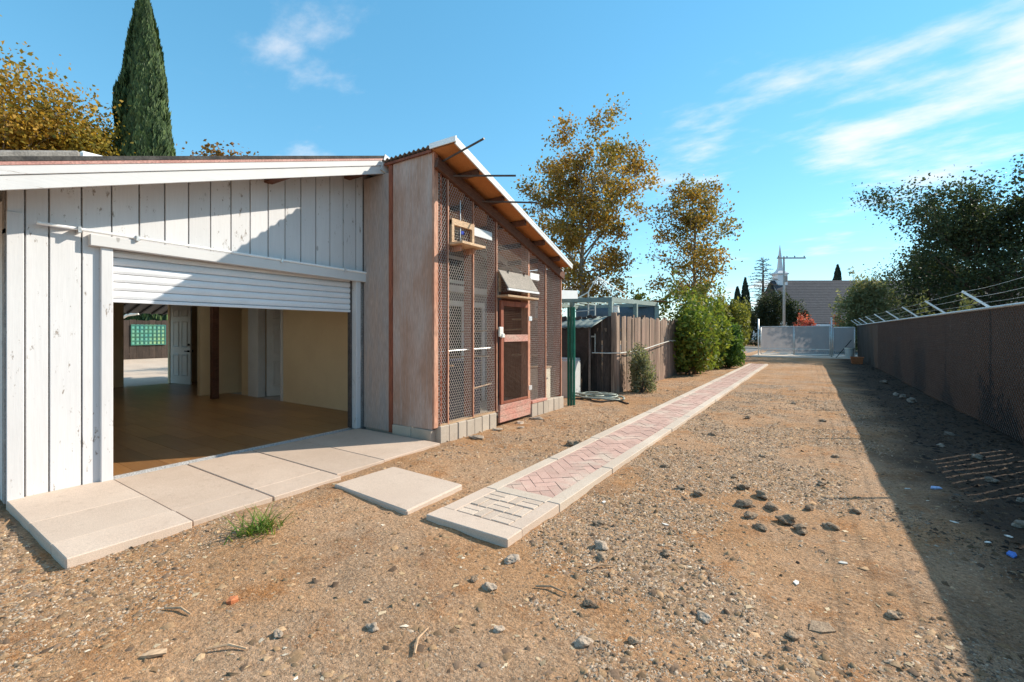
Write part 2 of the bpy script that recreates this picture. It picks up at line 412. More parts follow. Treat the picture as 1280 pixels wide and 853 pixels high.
def screen_mat(name, c1, c2, tr, trc, bush_shade=False):
    b = NB(name)
    v = b.noise(b.mp((2, 2.0, .7)), 1, 6, .6); w = b.noise(b.mp((200, 200, 200)), 1, 2)
    col = b.mix(b.ramp(v, .35, .7), c1, c2); col = b.mix(.4, col, b.mix(1.0, col, b.ramp(w, .3, .7, .7, 1.3), 'MULTIPLY'))
    if bush_shade:                                        # bush shade painted low on the cloth, ragged edge
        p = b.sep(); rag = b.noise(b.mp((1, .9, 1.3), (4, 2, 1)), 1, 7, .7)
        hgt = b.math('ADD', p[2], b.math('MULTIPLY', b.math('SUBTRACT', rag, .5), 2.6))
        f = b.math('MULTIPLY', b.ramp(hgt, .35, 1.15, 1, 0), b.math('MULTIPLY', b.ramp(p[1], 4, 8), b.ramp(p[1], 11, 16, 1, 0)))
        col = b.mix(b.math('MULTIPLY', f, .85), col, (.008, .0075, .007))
    b.bump(v, .4, .05); b.fin(col, .85, 0, .2)
    t = b.n.new('ShaderNodeBsdfTranslucent'); t.inputs[0].default_value = (*trc, 1)
    mx = b.n.new('ShaderNodeMixShader'); mx.inputs[0].default_value = tr
    b.l.new(b.bsdf.outputs[0], mx.inputs[1]); b.l.new(t.outputs[0], mx.inputs[2]); b.l.new(mx.outputs[0], b.out.inputs[0])
    return b.mat
M_screen = screen_mat('brown_privacy_screen', (.032, .026, .023), (.048, .039, .034), .1, (.13, .095, .075), True)
M_screen_grey = screen_mat('grey_privacy_screen', (.34, .315, .32), (.38, .355, .355), .3, (.34, .31, .31))
M_bark = mottled('grey_bark', (.22, .18, .14), (.36, .31, .26), 5, .9, .6, .02, (1, 1, .4), .1)
M_bark_dark = mottled('brown_bark', (.09, .065, .048), (.15, .11, .08), 5, .9, .6, .02, (1, 1, .4), .1)
M_leaf = foliage('leaf', .42); M_needle = foliage('needle', .15)
M_stone = None
b_ = NB('gravel_stone'); c_ = b_.mix(.6, b_.attr('tint'), b_.mix(1.0, b_.attr('tint'), b_.ramp(b_.noise(b_.mp(160), 1, 3), .25, .75, .6, 1.4), 'MULTIPLY')); M_stone = b_.fin(c_, .9, 0, .2)
M_clod = mottled('dirt_clod', (.22, .15, .10), (.34, .25, .17), 30, .95, .6, .008, var=.3, fine=120)
M_asphalt = mottled('street_asphalt', (.16, .155, .15), (.2, .19, .185), 2, .9, .3)
M_shingle = mottled('grey_shingle', (.055, .055, .064), (.07, .07, .08), 1.5, .9, .3, .03, fine=4, var=.03, grain=.25)
M_church = mottled('white_church_paint', (.70, .70, .72), (.62, .62, .65), 1, .7, .1)
M_pole = mottled('weathered_pole', (.36, .34, .32), (.44, .42, .40), 3, .9, .2)

# ------------------------------------------------------------------ ground
def spaced(lo, hi, a, b, fine, grow=1.16):
    v = list(np.arange(a, b + 1e-6, fine)); s = fine; x = b
    while x < hi: s *= grow; x += s; v.append(min(x, hi))
    s = fine; x = a
    while x > lo: s *= grow; x -= s; v.insert(0, max(x, lo))
    return np.array(v)
gx = spaced(-500, 500, -7, 4, .055); gy = spaced(-60, 700, -.5, 9, .055)
XX, YY = np.meshgrid(gx, gy); ZZ = gz(XX, YY)
nx, ny = len(gx), len(gy)
ii = (np.arange(ny - 1)[:, None] * nx + np.arange(nx - 1)[None, :]).ravel()
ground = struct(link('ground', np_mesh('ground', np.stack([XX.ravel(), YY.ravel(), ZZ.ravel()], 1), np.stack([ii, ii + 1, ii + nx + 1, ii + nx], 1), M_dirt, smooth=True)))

# street beyond the gate, with its kerb
street = MB(); street.box(-60, 60, 37.5, 46.5, -.3, -.03)
struct(street.build('street', M_asphalt))
kerb = MB(); kerb.box(-60, 60, 46.5, 48.0, -.3, .09); struct(kerb.build('pavement', M_patio))
drive = MB(); drive.box(-3.4, 2.2, 31.8, 37.45, -.3, -.02); struct(drive.build('driveway_crossing', M_path))

# ------------------------------------------------------------------ concrete apron, one slab per pour
apron = struct(part('concrete_apron', M_block, None, (-5.88, -4.08, .90, 4.50, -.3, -.035)))
def slab(parent, x0, x1, y0, y1, z1, mat, th=.12, name='slab', g=.006, tilt=0.0):
    m = MB(); m.hexa([(x0 + g, y0 + g, z1 - th), (x1 - g, y0 + g, z1 - th), (x1 - g, y1 - g, z1 - th), (x0 + g, y1 - g, z1 - th)],
                     [(x0 + g, y0 + g, z1), (x1 - g, y0 + g, z1 - tilt), (x1 - g, y1 - g, z1 - tilt), (x0 + g, y1 - g, z1)])
    return m.build(name, mat, parent, .006)
ys = [.84, 1.57, 2.21, 2.92, 3.56, 4.52]
for i in range(5):
    xs_ = [-5.86, -5.02, -4.40, -4.03] if i == 0 else ([-5.86, -4.40, -4.05] if i < 3 else [-5.86, -4.08 - .02 * i])
    for a, b in zip(xs_[:-1], xs_[1:]):
        slab(apron, a, b, ys[i], ys[i + 1], .022 + (.012 if i == 0 else 0) + rnd.uniform(-.002, .002), M_slab if i == 0 else M_apron, .16, tilt=.004)

# loose square slab between apron and path
s_ = MB(); s_.hexa([(-3.90, 2.72, -.09), (-2.83, 2.66, -.09), (-2.86, 3.42, -.09), (-3.86, 3.44, -.09)], [(-3.90, 2.72, .018), (-2.83, 2.66, .012), (-2.86, 3.42, .016), (-3.86, 3.44, .022)])
tag(s_.build('concrete_slab', M_slab, None, .012), 'pale square concrete slab lying loose between the apron and the brick path', 'slab')

# ------------------------------------------------------------------ brick path
PX0, PX1, PY0, PY1 = -2.63, -1.83, 2.68, 24.0
path = struct(part('garden_path', M_path, None, (PX0 + .01, PX1 - .01, PY0 + .02, PY1, -.25, .006)))
# border strips, poured in lengths
y = PY0; k = 0
part('border', M_slab, path, (PX0, PX1, PY0, PY0 + .20, -.13, .02), bevel=.006)
y = PY0 + .205
while y < PY1:
    L = .60 if k == 0 else 1.22
    y1 = min(y + L, PY1)
    part('border', M_path if k else M_slab, path, (PX0 + rnd.uniform(-.008, .008), PX0 + .13, y, y1 - .008, -.13, .018 + rnd.uniform(-.003, .003)), bevel=.005)
    part('border', M_path if k else M_slab, path, (PX1 - .13, PX1 + rnd.uniform(-.008, .008), y, y1 - .008, -.13, .018 + rnd.uniform(-.003, .003)), bevel=.005)
    y = y1; k += 1
BX0, BX1 = PX0 + .134, PX1 - .134
# near panel: stamped tan bricks in basket weave
bw, bl = .0885, .177
pan0, pan1 = PY0 + .206, PY0 + .206 + .5667
bm_a = MB().box(-bw / 2 + .003, bw / 2 - .003, -bl / 2 + .003, bl / 2 - .003, -.05, 0).mesh('brick_lengthwise', M_brick_tan, .004)
bm_b = MB().box(-bl / 2 + .003, bl / 2 - .003, -bw / 2 + .003, bw / 2 - .003, -.05, 0).mesh('brick_crosswise', M_brick_tan, .004)
for i in range(3):
    for j in range(3):
        cx = BX0 + bl * (i + .5); cy = pan0 + .006 + bl * 1.05 * (j + .5)
        for s in (-1, 1):
            if (i + j) % 2: link('brick', bm_a, path, (cx + s * bw / 2, cy, .016 + rnd.uniform(-.003, .003)))
            else: link('brick', bm_b, path, (cx, cy + s * bw / 2, .016 + rnd.uniform(-.003, .003)))
part('border', M_path, path, (BX0, BX1, pan1 + .0, pan1 + .14, -.13, .017), bevel=.005)
# herringbone run, clipped to the strip between the borders
def clip(poly, axis, lim, keep):
    out = []
    for a, b in zip(poly, poly[1:] + poly[:1]):
        ia = (a[axis] - lim) * keep >= 0; ib = (b[axis] - lim) * keep >= 0
        if ia: out.append(a)
        if ia != ib:
            t = (lim - a[axis]) / (b[axis] - a[axis]); out.append((a[0] + t * (b[0] - a[0]), a[1] + t * (b[1] - a[1])))
    return out
hb0 = pan1 + .146; count = 0; far = MB()
w = .11; L2 = .22; c45 = math.cos(R(45))
pieces = []
# lattice: lying bricks at (k + 4m, k), standing ones at (k + 4m + 2, k - 1)
for k in range(-8, 150):
    for m in range(-3, 4):
        for o in (0, 1):
            if o == 0: u0, v0, du, dv = k + 4 * m, k, 2, 1
            else: u0, v0, du, dv = k + 4 * m + 2, k - 1, 1, 2
            cu = (u0 + du / 2) * w; cv = (v0 + dv / 2) * w
            X = (cu - cv) * c45; Y = (cu + cv) * c45
            if abs(X) > .45 or Y < -.2 or Y > PY1 - hb0 + .2: continue
            q = .0025
            rect = [(u0 * w + q, v0 * w + q), ((u0 + du) * w - q, v0 * w + q), ((u0 + du) * w - q, (v0 + dv) * w - q), (u0 * w + q, (v0 + dv) * w - q)]
            poly = [((a - b) * c45 + (BX0 + BX1) / 2, (a + b) * c45 + hb0) for a, b in rect]
            for ax, lim, kp in ((0, BX0, 1), (0, BX1, -1), (1, hb0, 1), (1, PY1, -1)):
                if poly: poly = clip(poly, ax, lim, kp)
            if len(poly) >= 3: pieces.append(poly)
pieces.sort(key=lambda p: p[0][1])
for n_, poly in enumerate(pieces):
    z = .013 + rnd.uniform(-.003, .003); kk = len(poly)
    vs_ = [(a, b, -.05) for a, b in poly] + [(a, b, z) for a, b in poly]
    fs_ = [tuple(range(kk, 2 * kk))] + [(i, (i + 1) % kk, kk + (i + 1) % kk, kk + i) for i in range(kk)]
    if n_ < 280: MB().add(vs_, fs_).build('brick', M_brick_pink, path)
    else: far.add(vs_, fs_)
if far.v: stuff(far.build('far_bricks', M_brick_pink, path))

# ------------------------------------------------------------------ garage
GX = -5.85                                    # outer face of the gable wall (faces the lane)
def roof_z(y, off=0.0):                       # top of roof
    return 2.87 + .323 * (min(y, 2 * 4.62 - y) - .74) + off
gar = thing('garage', 'white board-sided garage with a half-raised roll-up door', 'garage', (-10, 4.6, 0))
Y0, Y1 = .84, 8.42; XB = -15.42; RIDGE = 4.62
DY0, DY1, DZ = 1.56, 4.44, 2.36               # roll-up opening
IC = 2.62                                     # flat inner ceiling
# structural walls behind the cladding
wall = MB()
xi, xo = GX - .12, GX - .022
wall.box(xi, xo, Y0, DY0 - .012, 0.0, 2.40); wall.box(xi, xo, DY1 + .012, Y1, 0, 2.40)
m = MB()
def gable(mb, x0, x1, z0):
    za, zr = roof_z(Y0, -.16), roof_z(RIDGE, -.16)
    p = [(Y0, z0), (Y1, z0), (Y1, za), (RIDGE, zr), (Y0, za)]
    mb.add([(x0, a, b) for a, b in p] + [(x1, a, b) for a, b in p],
           [(0, 1, 2, 3, 4), (9, 8, 7, 6, 5)] + [(i, (i + 1) % 5, 5 + (i + 1) % 5, 5 + i) for i in range(5)])
gable(wall, xi, xo, 2.36)
wall_o = wall.build('wall', M_back, gar)
# vertical siding boards, .224 m apart, each with a sloping head under the rake
bys = [.845, .96] + [1.113 + .2232 * i for i in range(0, 17)]
for i in range(len(bys) - 1):
    a, b = bys[i] + .006, min(bys[i + 1] - .006, 4.585)
    if a > 4.5: break
    lows = [(a, b, 0.005)] if b < DY0 + .02 else [(a, b, 2.40)]
    if a < DY0 < b: lows = [(a, DY0 - .10, .005), (a, b, 2.40)] if DY0 - .10 - a > .02 else [(a, b, 2.40)]
    for q, (ya, yb, zl) in enumerate(lows):
        zt = 2.40 if (len(lows) == 2 and q == 0) else None
        mbd = MB(); x0, x1 = GX - .021, GX + rnd.uniform(-.002, .002)
        ta = zt or roof_z(ya, -.13); tb = zt or roof_z(yb, -.13)
        if i < 2 and not zt: pass
        mbd.hexa([(x0, ya, zl), (x1, ya, zl), (x1, yb, zl), (x0, yb, zl)], [(x0, ya, ta), (x1, ya, ta), (x1, yb, tb), (x0, yb, tb)])
        mbd.build('board', M_white, wall_o, .003)
part('corner_board', M_white, wall_o, (GX + .003, GX + .022, .845, .95, .0, 2.55), bevel=.004)
# other outside walls
part('side_wall', M_white, gar, (XB, xi - .002, Y0 + .004, Y0 + .054, 0, 2.66))
part('side_wall', M_white, gar, (XB, xi - .002, Y1 - .11, Y1, 0, 2.66))
bw_ = MB(); BD0, BD1, BDZ = 4.36, 5.40, 2.36
bw_.box(XB - .12, XB, Y0 + .055, BD0, 0, IC + .1); bw_.box(XB - .12, XB, BD1, Y1 - .115, 0, IC + .1); bw_.box(XB - .12, XB, BD0, BD1, BDZ, IC + .1)
bw_.build('back_wall', M_wall_in, gar)
gb = MB(); gable(gb, XB - .13, XB - .01, 2.73); gb.build('back_gable', M_white, gar)
# jambs, header and rail over the opening
part('jamb', M_white, gar, (GX - .10, GX + .045, DY0 - .095, DY0, .022, 2.33), bevel=.006)
part('jamb', M_white, gar, (GX - .10, GX + .035, DY1, DY1 + .085, .022, 2.33), bevel=.006)
hd = MB(); hd.hexa([(GX + .001, 1.38, 2.33), (GX + .075, 1.38, 2.33), (GX + .075, 4.60, 2.265), (GX + .001, 4.60, 2.265)],
                   [(GX + .001, 1.38, 2.44), (GX + .075, 1.38, 2.44), (GX + .075, 4.60, 2.40), (GX + .001, 4.60, 2.40)])
hd.build('header_board', M_whiteY, gar, .005)
rl = MB(); rl.tube([(GX + .07, 1.02, 2.475), (GX + .075, 1.6, 2.462), (GX + .075, 4.62, 2.408)], .015, 8)
rail = rl.build('door_rail', M_flash, gar, smooth=False)
for yy in (1.30, 1.74, 3.25, 4.2):
    zz = 2.468 - (yy - 1.3) * .0182
    br = MB(); br.box(GX + .0, GX + .105, yy - .012, yy + .012, zz - .035, zz + .02); br.build('bracket', M_galv, rail)
# roll-up door: bulged slats, curtain half down
rd = part('roll_up_door', M_iron, gar, (GX - .115, GX - .095, DY0 + .004, DY1 - .004, 1.80, 2.352))
prof = [(0, 0), (.012, .006), (.019, .025), (.021, .045), (.017, .066), (.008, .080), (0, .0815)]
for i in range(6):
    mbd = MB(); z0 = 1.838 + i * .084; n = len(prof)
    vs_ = [(GX - .092 + a, yy, z0 + b) for yy in (DY0 + .006, DY1 - .006) for a, b in prof]
    mbd.add(vs_, [(j, j + 1, n + j + 1, n + j) for j in range(n - 1)] + [tuple(range(n)), tuple(range(2 * n - 1, n - 1, -1))])
    o = mbd.build('slat', M_slat, rd)
part('bottom_bar', M_slat, rd, (GX - .094, GX - .066, DY0 + .006, DY1 - .006, 1.798, 1.834), bevel=.004)
part('guide_track', M_iron, gar, (GX - .13, GX - .062, DY1 - .03, DY1 - .001, .03, 2.33))
# roof: two felted planes, fascia boards, drip edge, soffit and lookouts
def slope_box(mb, x0, x1, ya, yb, top, th):
    mb.hexa([(x0, ya, roof_z(ya, top - th)), (x1, ya, roof_z(ya, top - th)), (x1, yb, roof_z(yb, top - th)), (x0, yb, roof_z(yb, top - th))],
            [(x0, ya, roof_z(ya, top)), (x1, ya, roof_z(ya, top)), (x1, yb, roof_z(yb, top)), (x0, yb, roof_z(yb, top))])
    return mb
RF = -5.36
EV = -.5
SKX0, SKX1, SKY0, SKY1 = -11.6, -7.4, 2.9, 4.3  # hole for an invented roof panel, added to brighten the garage inside
def holed(mb, x0, x1, top, th):
    slope_box(mb, x0, SKX0, EV, RIDGE, top, th); slope_box(mb, SKX1, x1, EV, RIDGE, top, th)
    slope_box(mb, SKX0, SKX1, EV, SKY0, top, th); slope_box(mb, SKX0, SKX1, SKY1, RIDGE, top, th); return mb
rfm = MB(); holed(rfm, -15.9, RF + .02, .012, .037); slope_box(rfm, -15.9, RF - .02, RIDGE, 2 * RIDGE - EV - .5, .012, .037)
roof = rfm.build('roof', M_felt, gar)
sf = MB(); holed(sf, -15.88, RF - .03, -.026, .05); slope_box(sf, -15.88, RF - .03, RIDGE, 2 * RIDGE - EV - .52, -.026, .05)
sf.build('soffit', M_white, roof)
slope_box(MB(), RF - .03, RF + .014, EV, RIDGE, -.026, .03).build('drip_edge', M_pink, roof)
slope_box(MB(), RF - .028, RF + .008, EV, RIDGE, -.057, .075).build('fascia', M_whiteY, roof, .003)
slope_box(MB(), RF - .03, RF - .006, EV, RIDGE, -.134, .118).build('fascia', M_whiteY, roof, .003)
for yy in (.62, 3.12, 4.3):
    lk = MB(); lk.box(GX - .1, RF - .032, yy - .05, yy + .05, roof_z(yy, -.235), roof_z(yy, -.09)); lk.build('lookout_beam', M_darkbeam, roof)  # dark material stands in for the shade under the eave
cp = MB(); slope_box(cp, -6.2, -5.95, -.1, 1.35, .20, .19); cp.build('roof_curb', M_oldply, roof, .02)
part('vent_cap', M_flash, roof, (-6.12, -6.0, 1.36, 1.62, roof_z(1.4, .0), roof_z(1.5, .17)), bevel=.02)
# inside: plank floor, ceiling, partitions
fl = part('floor', M_back, gar, (XB - .12, GX - .125, Y0 + .05, Y1 - .11, -.2, .012))
part('threshold', M_galv, gar, (GX - .124, GX - .10, DY0, DY1, -.1, .026))
pw = .30; mesh_by = {}
yy = Y0 + .056; r_ = 0
while yy < 5.3:
    y2 = min(yy + pw - .003, 5.34); xx = GX - .128; xx += 0; first = -.35 * (r_ % 3)
    a = xx; 
    while a > XB:
        ln = 1.25 + (first if a == xx else 0); b = max(a - ln, XB)
        part('plank', M_floor, fl, (b + .0015, a - .0015, yy, y2, .0, .024))
        a = b
    yy += pw; r_ += 1
part('threshold_strip', M_floor, gar, (XB, -11.9, 5.345, Y1 - .115, 0, .022))
part('ceiling', M_ceil, gar, (XB, SKX0, Y0 + .055, Y1 - .115, IC, IC + .06), (SKX1, xi - .002, Y0 + .055, Y1 - .115, IC, IC + .06), (SKX0, SKX1, Y0 + .055, SKY0, IC, IC + .06), (SKX0, SKX1, SKY1, Y1 - .115, IC, IC + .06))
def frosted():
    b = NB('frosted_fibreglass'); b.fin((.8, .8, .78), .6)
    t = b.n.new('ShaderNodeBsdfTranslucent'); t.inputs[0].default_value = (.92, .90, .84, 1)
    mx = b.n.new('ShaderNodeMixShader'); mx.inputs[0].default_value = .92
    b.l.new(b.bsdf.outputs[0], mx.inputs[1]); b.l.new(t.outputs[0], mx.inputs[2]); b.l.new(mx.outputs[0], b.out.inputs[0]); return b.mat
skm = MB(); skm.add([(SKX0 - .05, SKY0 - .05, roof_z(SKY0 - .05, .045)), (SKX1 + .05, SKY0 - .05, roof_z(SKY0 - .05, .045)), (SKX1 + .05, SKY1 + .05, roof_z(SKY1 + .05, .045)), (SKX0 - .05, SKY1 + .05, roof_z(SKY1 + .05, .045))], [(0, 1, 2, 3)])
skl = skm.build('added_skylight', frosted(), gar)  # added panel, out of view, that spreads sunlight into the garage
shaft = MB(); zt = lambda y: roof_z(y, -.08)
for (xa, ya), (xb, yb) in (((SKX0, SKY0), (SKX1, SKY0)), ((SKX1, SKY0), (SKX1, SKY1)), ((SKX1, SKY1), (SKX0, SKY1)), ((SKX0, SKY1), (SKX0, SKY0))):
    shaft.add([(xa, ya, IC + .05), (xb, yb, IC + .05), (xb, yb, zt(yb)), (xa, ya, zt(ya))], [(0, 1, 2, 3)])
shaft.build('added_light_shaft', M_ceil, skl)
part('inner_wall', M_wall_in, gar, (-9.45, xi - .003, 5.36, 5.47, 0, IC))
part('inner_wall', M_wall_in, gar, (xi - .016, xi - .001, DY1 + .05, 5.355, 0, IC))
part('inner_wall', M_wall_in, gar, (xi - .016, xi - .001, Y0 + .06, DY0 - .05, 0, IC))
part('inner_wall', M_wall_in, gar, (-11.30, -10.86, 5.40, 5.50, 0, IC))
part('inner_wall', M_wall_in, gar, (-11.92, -11.80, 4.72, 5.98, 0, IC))
part('inner_wall', M_wall_in, gar, (-11.76, -11.31, 6.02, 6.12, 0, IC), (-12.6, -11.80, 6.30, 6.40, 0, IC))
part('door_casing', M_doorw, gar, (-10.86, -10.42, 5.33, 5.50, 0.024, 2.25), (-9.52, -9.445, 5.335, 5.50, 0.024, 2.25), (-10.42, -9.52, 5.335, 5.50, 2.12, 2.25), bevel=.006)
part('dark_post', M_darkbeam, gar, (-11.10, -10.97, 4.64, 4.77, .024, IC), bevel=.006)
part('closet_wall', M_wall_in, gar, (-11.3, -9.3, 6.9, 7.0, 0, IC), (-9.4, -9.3, 5.475, 6.895, 0, IC))
def panel_door(parent, hinge, ang, wid, hgt, name='door'):
    """six-panel leaf swung from its hinge"""
    hx, hy = hinge; th = .042
    M = Matrix.Translation((hx, hy, .03)) @ Matrix.Rotation(ang, 4, 'Z')
    def tr(mb): mb.v = [tuple(M @ Vector(p)) for p in mb.v]; return mb
    d = tr(MB().box(0, wid, -th / 2, th / 2, 0, hgt)).build(name, M_doorw, parent, .003)
    cw = wid * .3; x1s = (wid * .14, wid * .56)
    rows = ((.22, .80), (.98, 1.66), (1.78, 1.98))
    for x0 in x1s:
        for z0, z1 in rows:
            z0 *= hgt / 2.1; z1 *= hgt / 2.1
            for s in (-1, 1):
                q = MB(); e = .022; yf = s * th / 2; o = s * .012
                # raised panel with a moulded edge
                q.add([(x0, yf, z0), (x0 + cw, yf, z0), (x0 + cw, yf, z1), (x0, yf, z1),
                       (x0 + e, yf + o, z0 + e), (x0 + cw - e, yf + o, z0 + e), (x0 + cw - e, yf + o, z1 - e), (x0 + e, yf + o, z1 - e),
                       (x0 + 2 * e, yf + o * .35, z0 + 2 * e), (x0 + cw - 2 * e, yf + o * .35, z0 + 2 * e), (x0 + cw - 2 * e, yf + o * .35, z1 - 2 * e), (x0 + 2 * e, yf + o * .35, z1 - 2 * e)],
                      [(0, 1, 5, 4), (1, 2, 6, 5), (2, 3, 7, 6), (3, 0, 4, 7), (4, 5, 9, 8), (5, 6, 10, 9), (6, 7, 11, 10), (7, 4, 8, 11), (8, 9, 10, 11)])
                tr(q).build('panel', M_doorw, d)
    for s in (-1, 1):
        k = MB(); k.tube([(wid - .065, s * th / 2, .93), (wid - .065, s * (th / 2 + .05), .93)], .026, 10); k.tube([(wid - .065, s * (th / 2 + .05), .93), (wid - .19, s * (th / 2 + .05), .93)], .012, 8)
        tr(k).build('handle', M_black, d)
        k = MB(); k.tube([(wid - .065, s * th / 2, 1.11), (wid - .065, s * (th / 2 + .025), 1.11)], .03, 10); tr(k).build('deadbolt', M_black, d)
    return d
panel_door(gar, (XB + .04, 5.43), R(8), .96, 2.22)
panel_door(gar, (-10.44, 5.53), R(62), .86, 2.08)

# ------------------------------------------------------------------ yard seen through the back door
patio = struct(part('patio', M_patio, None, (-31.2, XB - .13, 2.0, 13.5, -.2, -.012), (XB - .6, XB - .122, 2.0, 9.5, -.01, 0.0)))
pc = thing('patio_cover', 'low dark corrugated patio cover behind the garage back door', 'patio cover', (-16.3, 5, 0))
mbd = MB(); mbd.hexa([(-17.05, 3.0, 2.06), (-15.56, 3.0, 2.42), (-15.56, 8.0, 2.42), (-17.05, 8.0, 2.06)], [(-17.05, 3.0, 2.10), (-15.56, 3.0, 2.46), (-15.56, 8.0, 2.46), (-17.05, 8.0, 2.10)])
mbd.build('roof', M_iron, pc)
for yy in np.arange(3.1, 7.95, .3): MB().beam((-17.03, yy, 2.045), (-15.57, yy, 2.40), .04, .05).build('rib', M_black, pc)
for yy in (3.05, 7.95): part('post', M_iron, pc, (-17.05, -16.97, yy - .04, yy + .04, -.012, 2.07))
M_yardboard = mottled('dark_yard_board', (.045, .033, .027), (.07, .05, .04), 5, .9, .4, .004, (1, 1, .2), .2)  # dark brown, taken darker to hold the yard fence's shade
bf = thing('board_fence', 'dark brown board fence at the back of the concrete yard', 'fence', (-31.3, 8, 0))
pm = MB().box(-.012, .012, -.145, .145, 0, 2.2).mesh('yard_board', M_yardboard, .004)
for i in range(36): link('board', pm, bf, (-31.3 + rnd.uniform(-.01, .01), 3.6 + i * .297, -.05 + rnd.uniform(-.03, .03)))
gp = thing('lattice_panel', 'green gridded panel hung on the dark yard fence', 'panel', (-31.2, 9.5, .7))
part('backing', mottled('pale_green_sheet', (.30, .46, .22), (.10, .36, .30), .9, .6, .1, var=0), gp, (-31.28, -31.25, 9.15, 10.75, .75, 1.9))
gmm = mottled('dark_green_bar', (.05, .16, .10), (.03, .14, .13), 2, .6, .1)
for i in range(9): part('bar', gmm, gp, (-31.248, -31.22, 9.15 + i * .195, 9.20 + i * .195, .75, 1.9))
for i in range(6): part('bar', gmm, gp, (-31.249, -31.215, 9.15, 10.75, .76 + i * .215, .81 + i * .215))
wp = MB(); wp.tube([(-27.0, 7.55, -.02), (-27.0, 7.55, 2.1), (-26.8, 7.7, 2.28), (-26.3, 8.0, 2.36)], .07, 8)
tag(wp.build('white_post', M_whitepipe), 'white bent pipe post standing on the sunlit concrete yard', 'post')
tw = MB()
N = 8
for i in range(N):
    for z in (2.0, .75): tw.v.append((-27.35 + .05 * math.sin(i * 2.1), 7.12 + i * .05, z + .03 * math.sin(i)))
for i in range(N - 1): tw.f.append((2 * i, 2 * i + 2, 2 * i + 3, 2 * i + 1))
o = link('pink_towel', tw.mesh('pink_towel', mottled('pink_cloth', (.55, .20, .20), (.62, .28, .27), 6)))
so = o.modifiers.new('thick', 'SOLIDIFY'); so.thickness = .02
tag(o, 'faded pink cloth hanging beside the white yard post', 'cloth')
ck = thing('wooden_cabinet', 'orange-brown wooden cabinet left of the white post in the yard', 'cabinet', (-28.6, 6.7, 0))
part('body', M_tan, ck, (-29.0, -28.4, 6.5, 7.45, .0, 1.75), bevel=.01)
part('door', M_soffit, ck, (-28.4, -28.37, 6.54, 6.97, .95, 1.7), (-28.4, -28.37, 7.0, 7.42, .95, 1.7), bevel=.005)
part('drawer', M_soffit, ck, (-28.4, -28.37, 6.54, 7.42, .5, .85), bevel=.005)

# ------------------------------------------------------------------ aviary (wire cage) built against the gable
AX = -4.35; AY0, AY1 = 4.60, 8.34
def aroof(y): return 4.02 - .311 * (y - 4.45)          # underside of the lining
av = thing('aviary', 'tall chicken-wire aviary of red timber with plywood end, leaning on the garage', 'aviary', (-5.1, 6.4, 0))
# plywood end facing the apron
part('end_panel', M_plygrey, av, (GX + .025, -5.245, AY0 - .012, AY0 + .012, .03, roof_z(AY0, -.26)), bevel=.002)
part('end_panel', M_ply, av, (-5.165, AX - .035, AY0 - .014, AY0 + .010, .15, aroof(AY0) - .01), bevel=.002)
part('end_stud', M_redwood, av, (-5.242, -5.168, AY0 - .03, AY0 + .06, .02, aroof(AY0) - .02), bevel=.004)
for i in range(2): part('block', M_block, av, (-5.16 + i * .39, -4.78 + i * .39, AY0 - .035, AY0 + .10, -.1, .145), bevel=.006)
# front studs
studs = [(4.635, .075, M_redpale), (4.735, .03, M_redwood), (4.86, .045, M_redwood), (5.43, .05, M_redwood), (6.04, .085, M_redwood), (7.07, .05, M_redpale), (7.66, .045, M_redwood), (8.30, .06, M_redwood)]
for y, w_, mt in studs:
    sd_ = .09 if y < 4.8 else .15; w_ = w_ * 1.15
    mbd = MB(); mbd.hexa([(AX - sd_, y - w_ / 2, .17), (AX, y - w_ / 2, .17), (AX, y + w_ / 2, .17), (AX - sd_, y + w_ / 2, .17)],
                         [(AX - sd_, y - w_ / 2, aroof(y - w_ / 2)), (AX, y - w_ / 2, aroof(y - w_ / 2)), (AX, y + w_ / 2, aroof(y + w_ / 2)), (AX - sd_, y + w_ / 2, aroof(y + w_ / 2))])
    mbd.build('stud', mt, av, .004)
# pale batten nailed on the face of each stud that pins the wire
for y, w_, mt in studs:
    if mt is M_redwood and w_ > .04:
        part('batten', M_redpale, av, (AX + .006, AX + .022, y - .012, y + .014, .19, aroof(y) - .12), bevel=.002)
# beams under the roof
MB().beam((AX + .035, 4.60, aroof(4.60) - .16), (AX + .035, 8.36, aroof(8.36) - .16), .06, .15).build('top_beam', M_darkbeam, av, .004)  # beam brown deepened to carry the roof overhang's shade
MB().beam((-5.75, 4.68, aroof(4.68) - .10), (-5.75, 8.34, aroof(8.34) - .10), .06, .14).build('wall_beam', M_darkbeam, av, .004)
for y in (5.12, 5.80, 6.50, 7.20, 7.85): 
    z = aroof(y) - .045
    fx = -3.90 - .2 * (y - 4.45) / 3.85 - .06
    MB().beam((-5.8, y, z), (fx, y, z), .05, .085).build('purlin', M_darkbeam, av, .003)
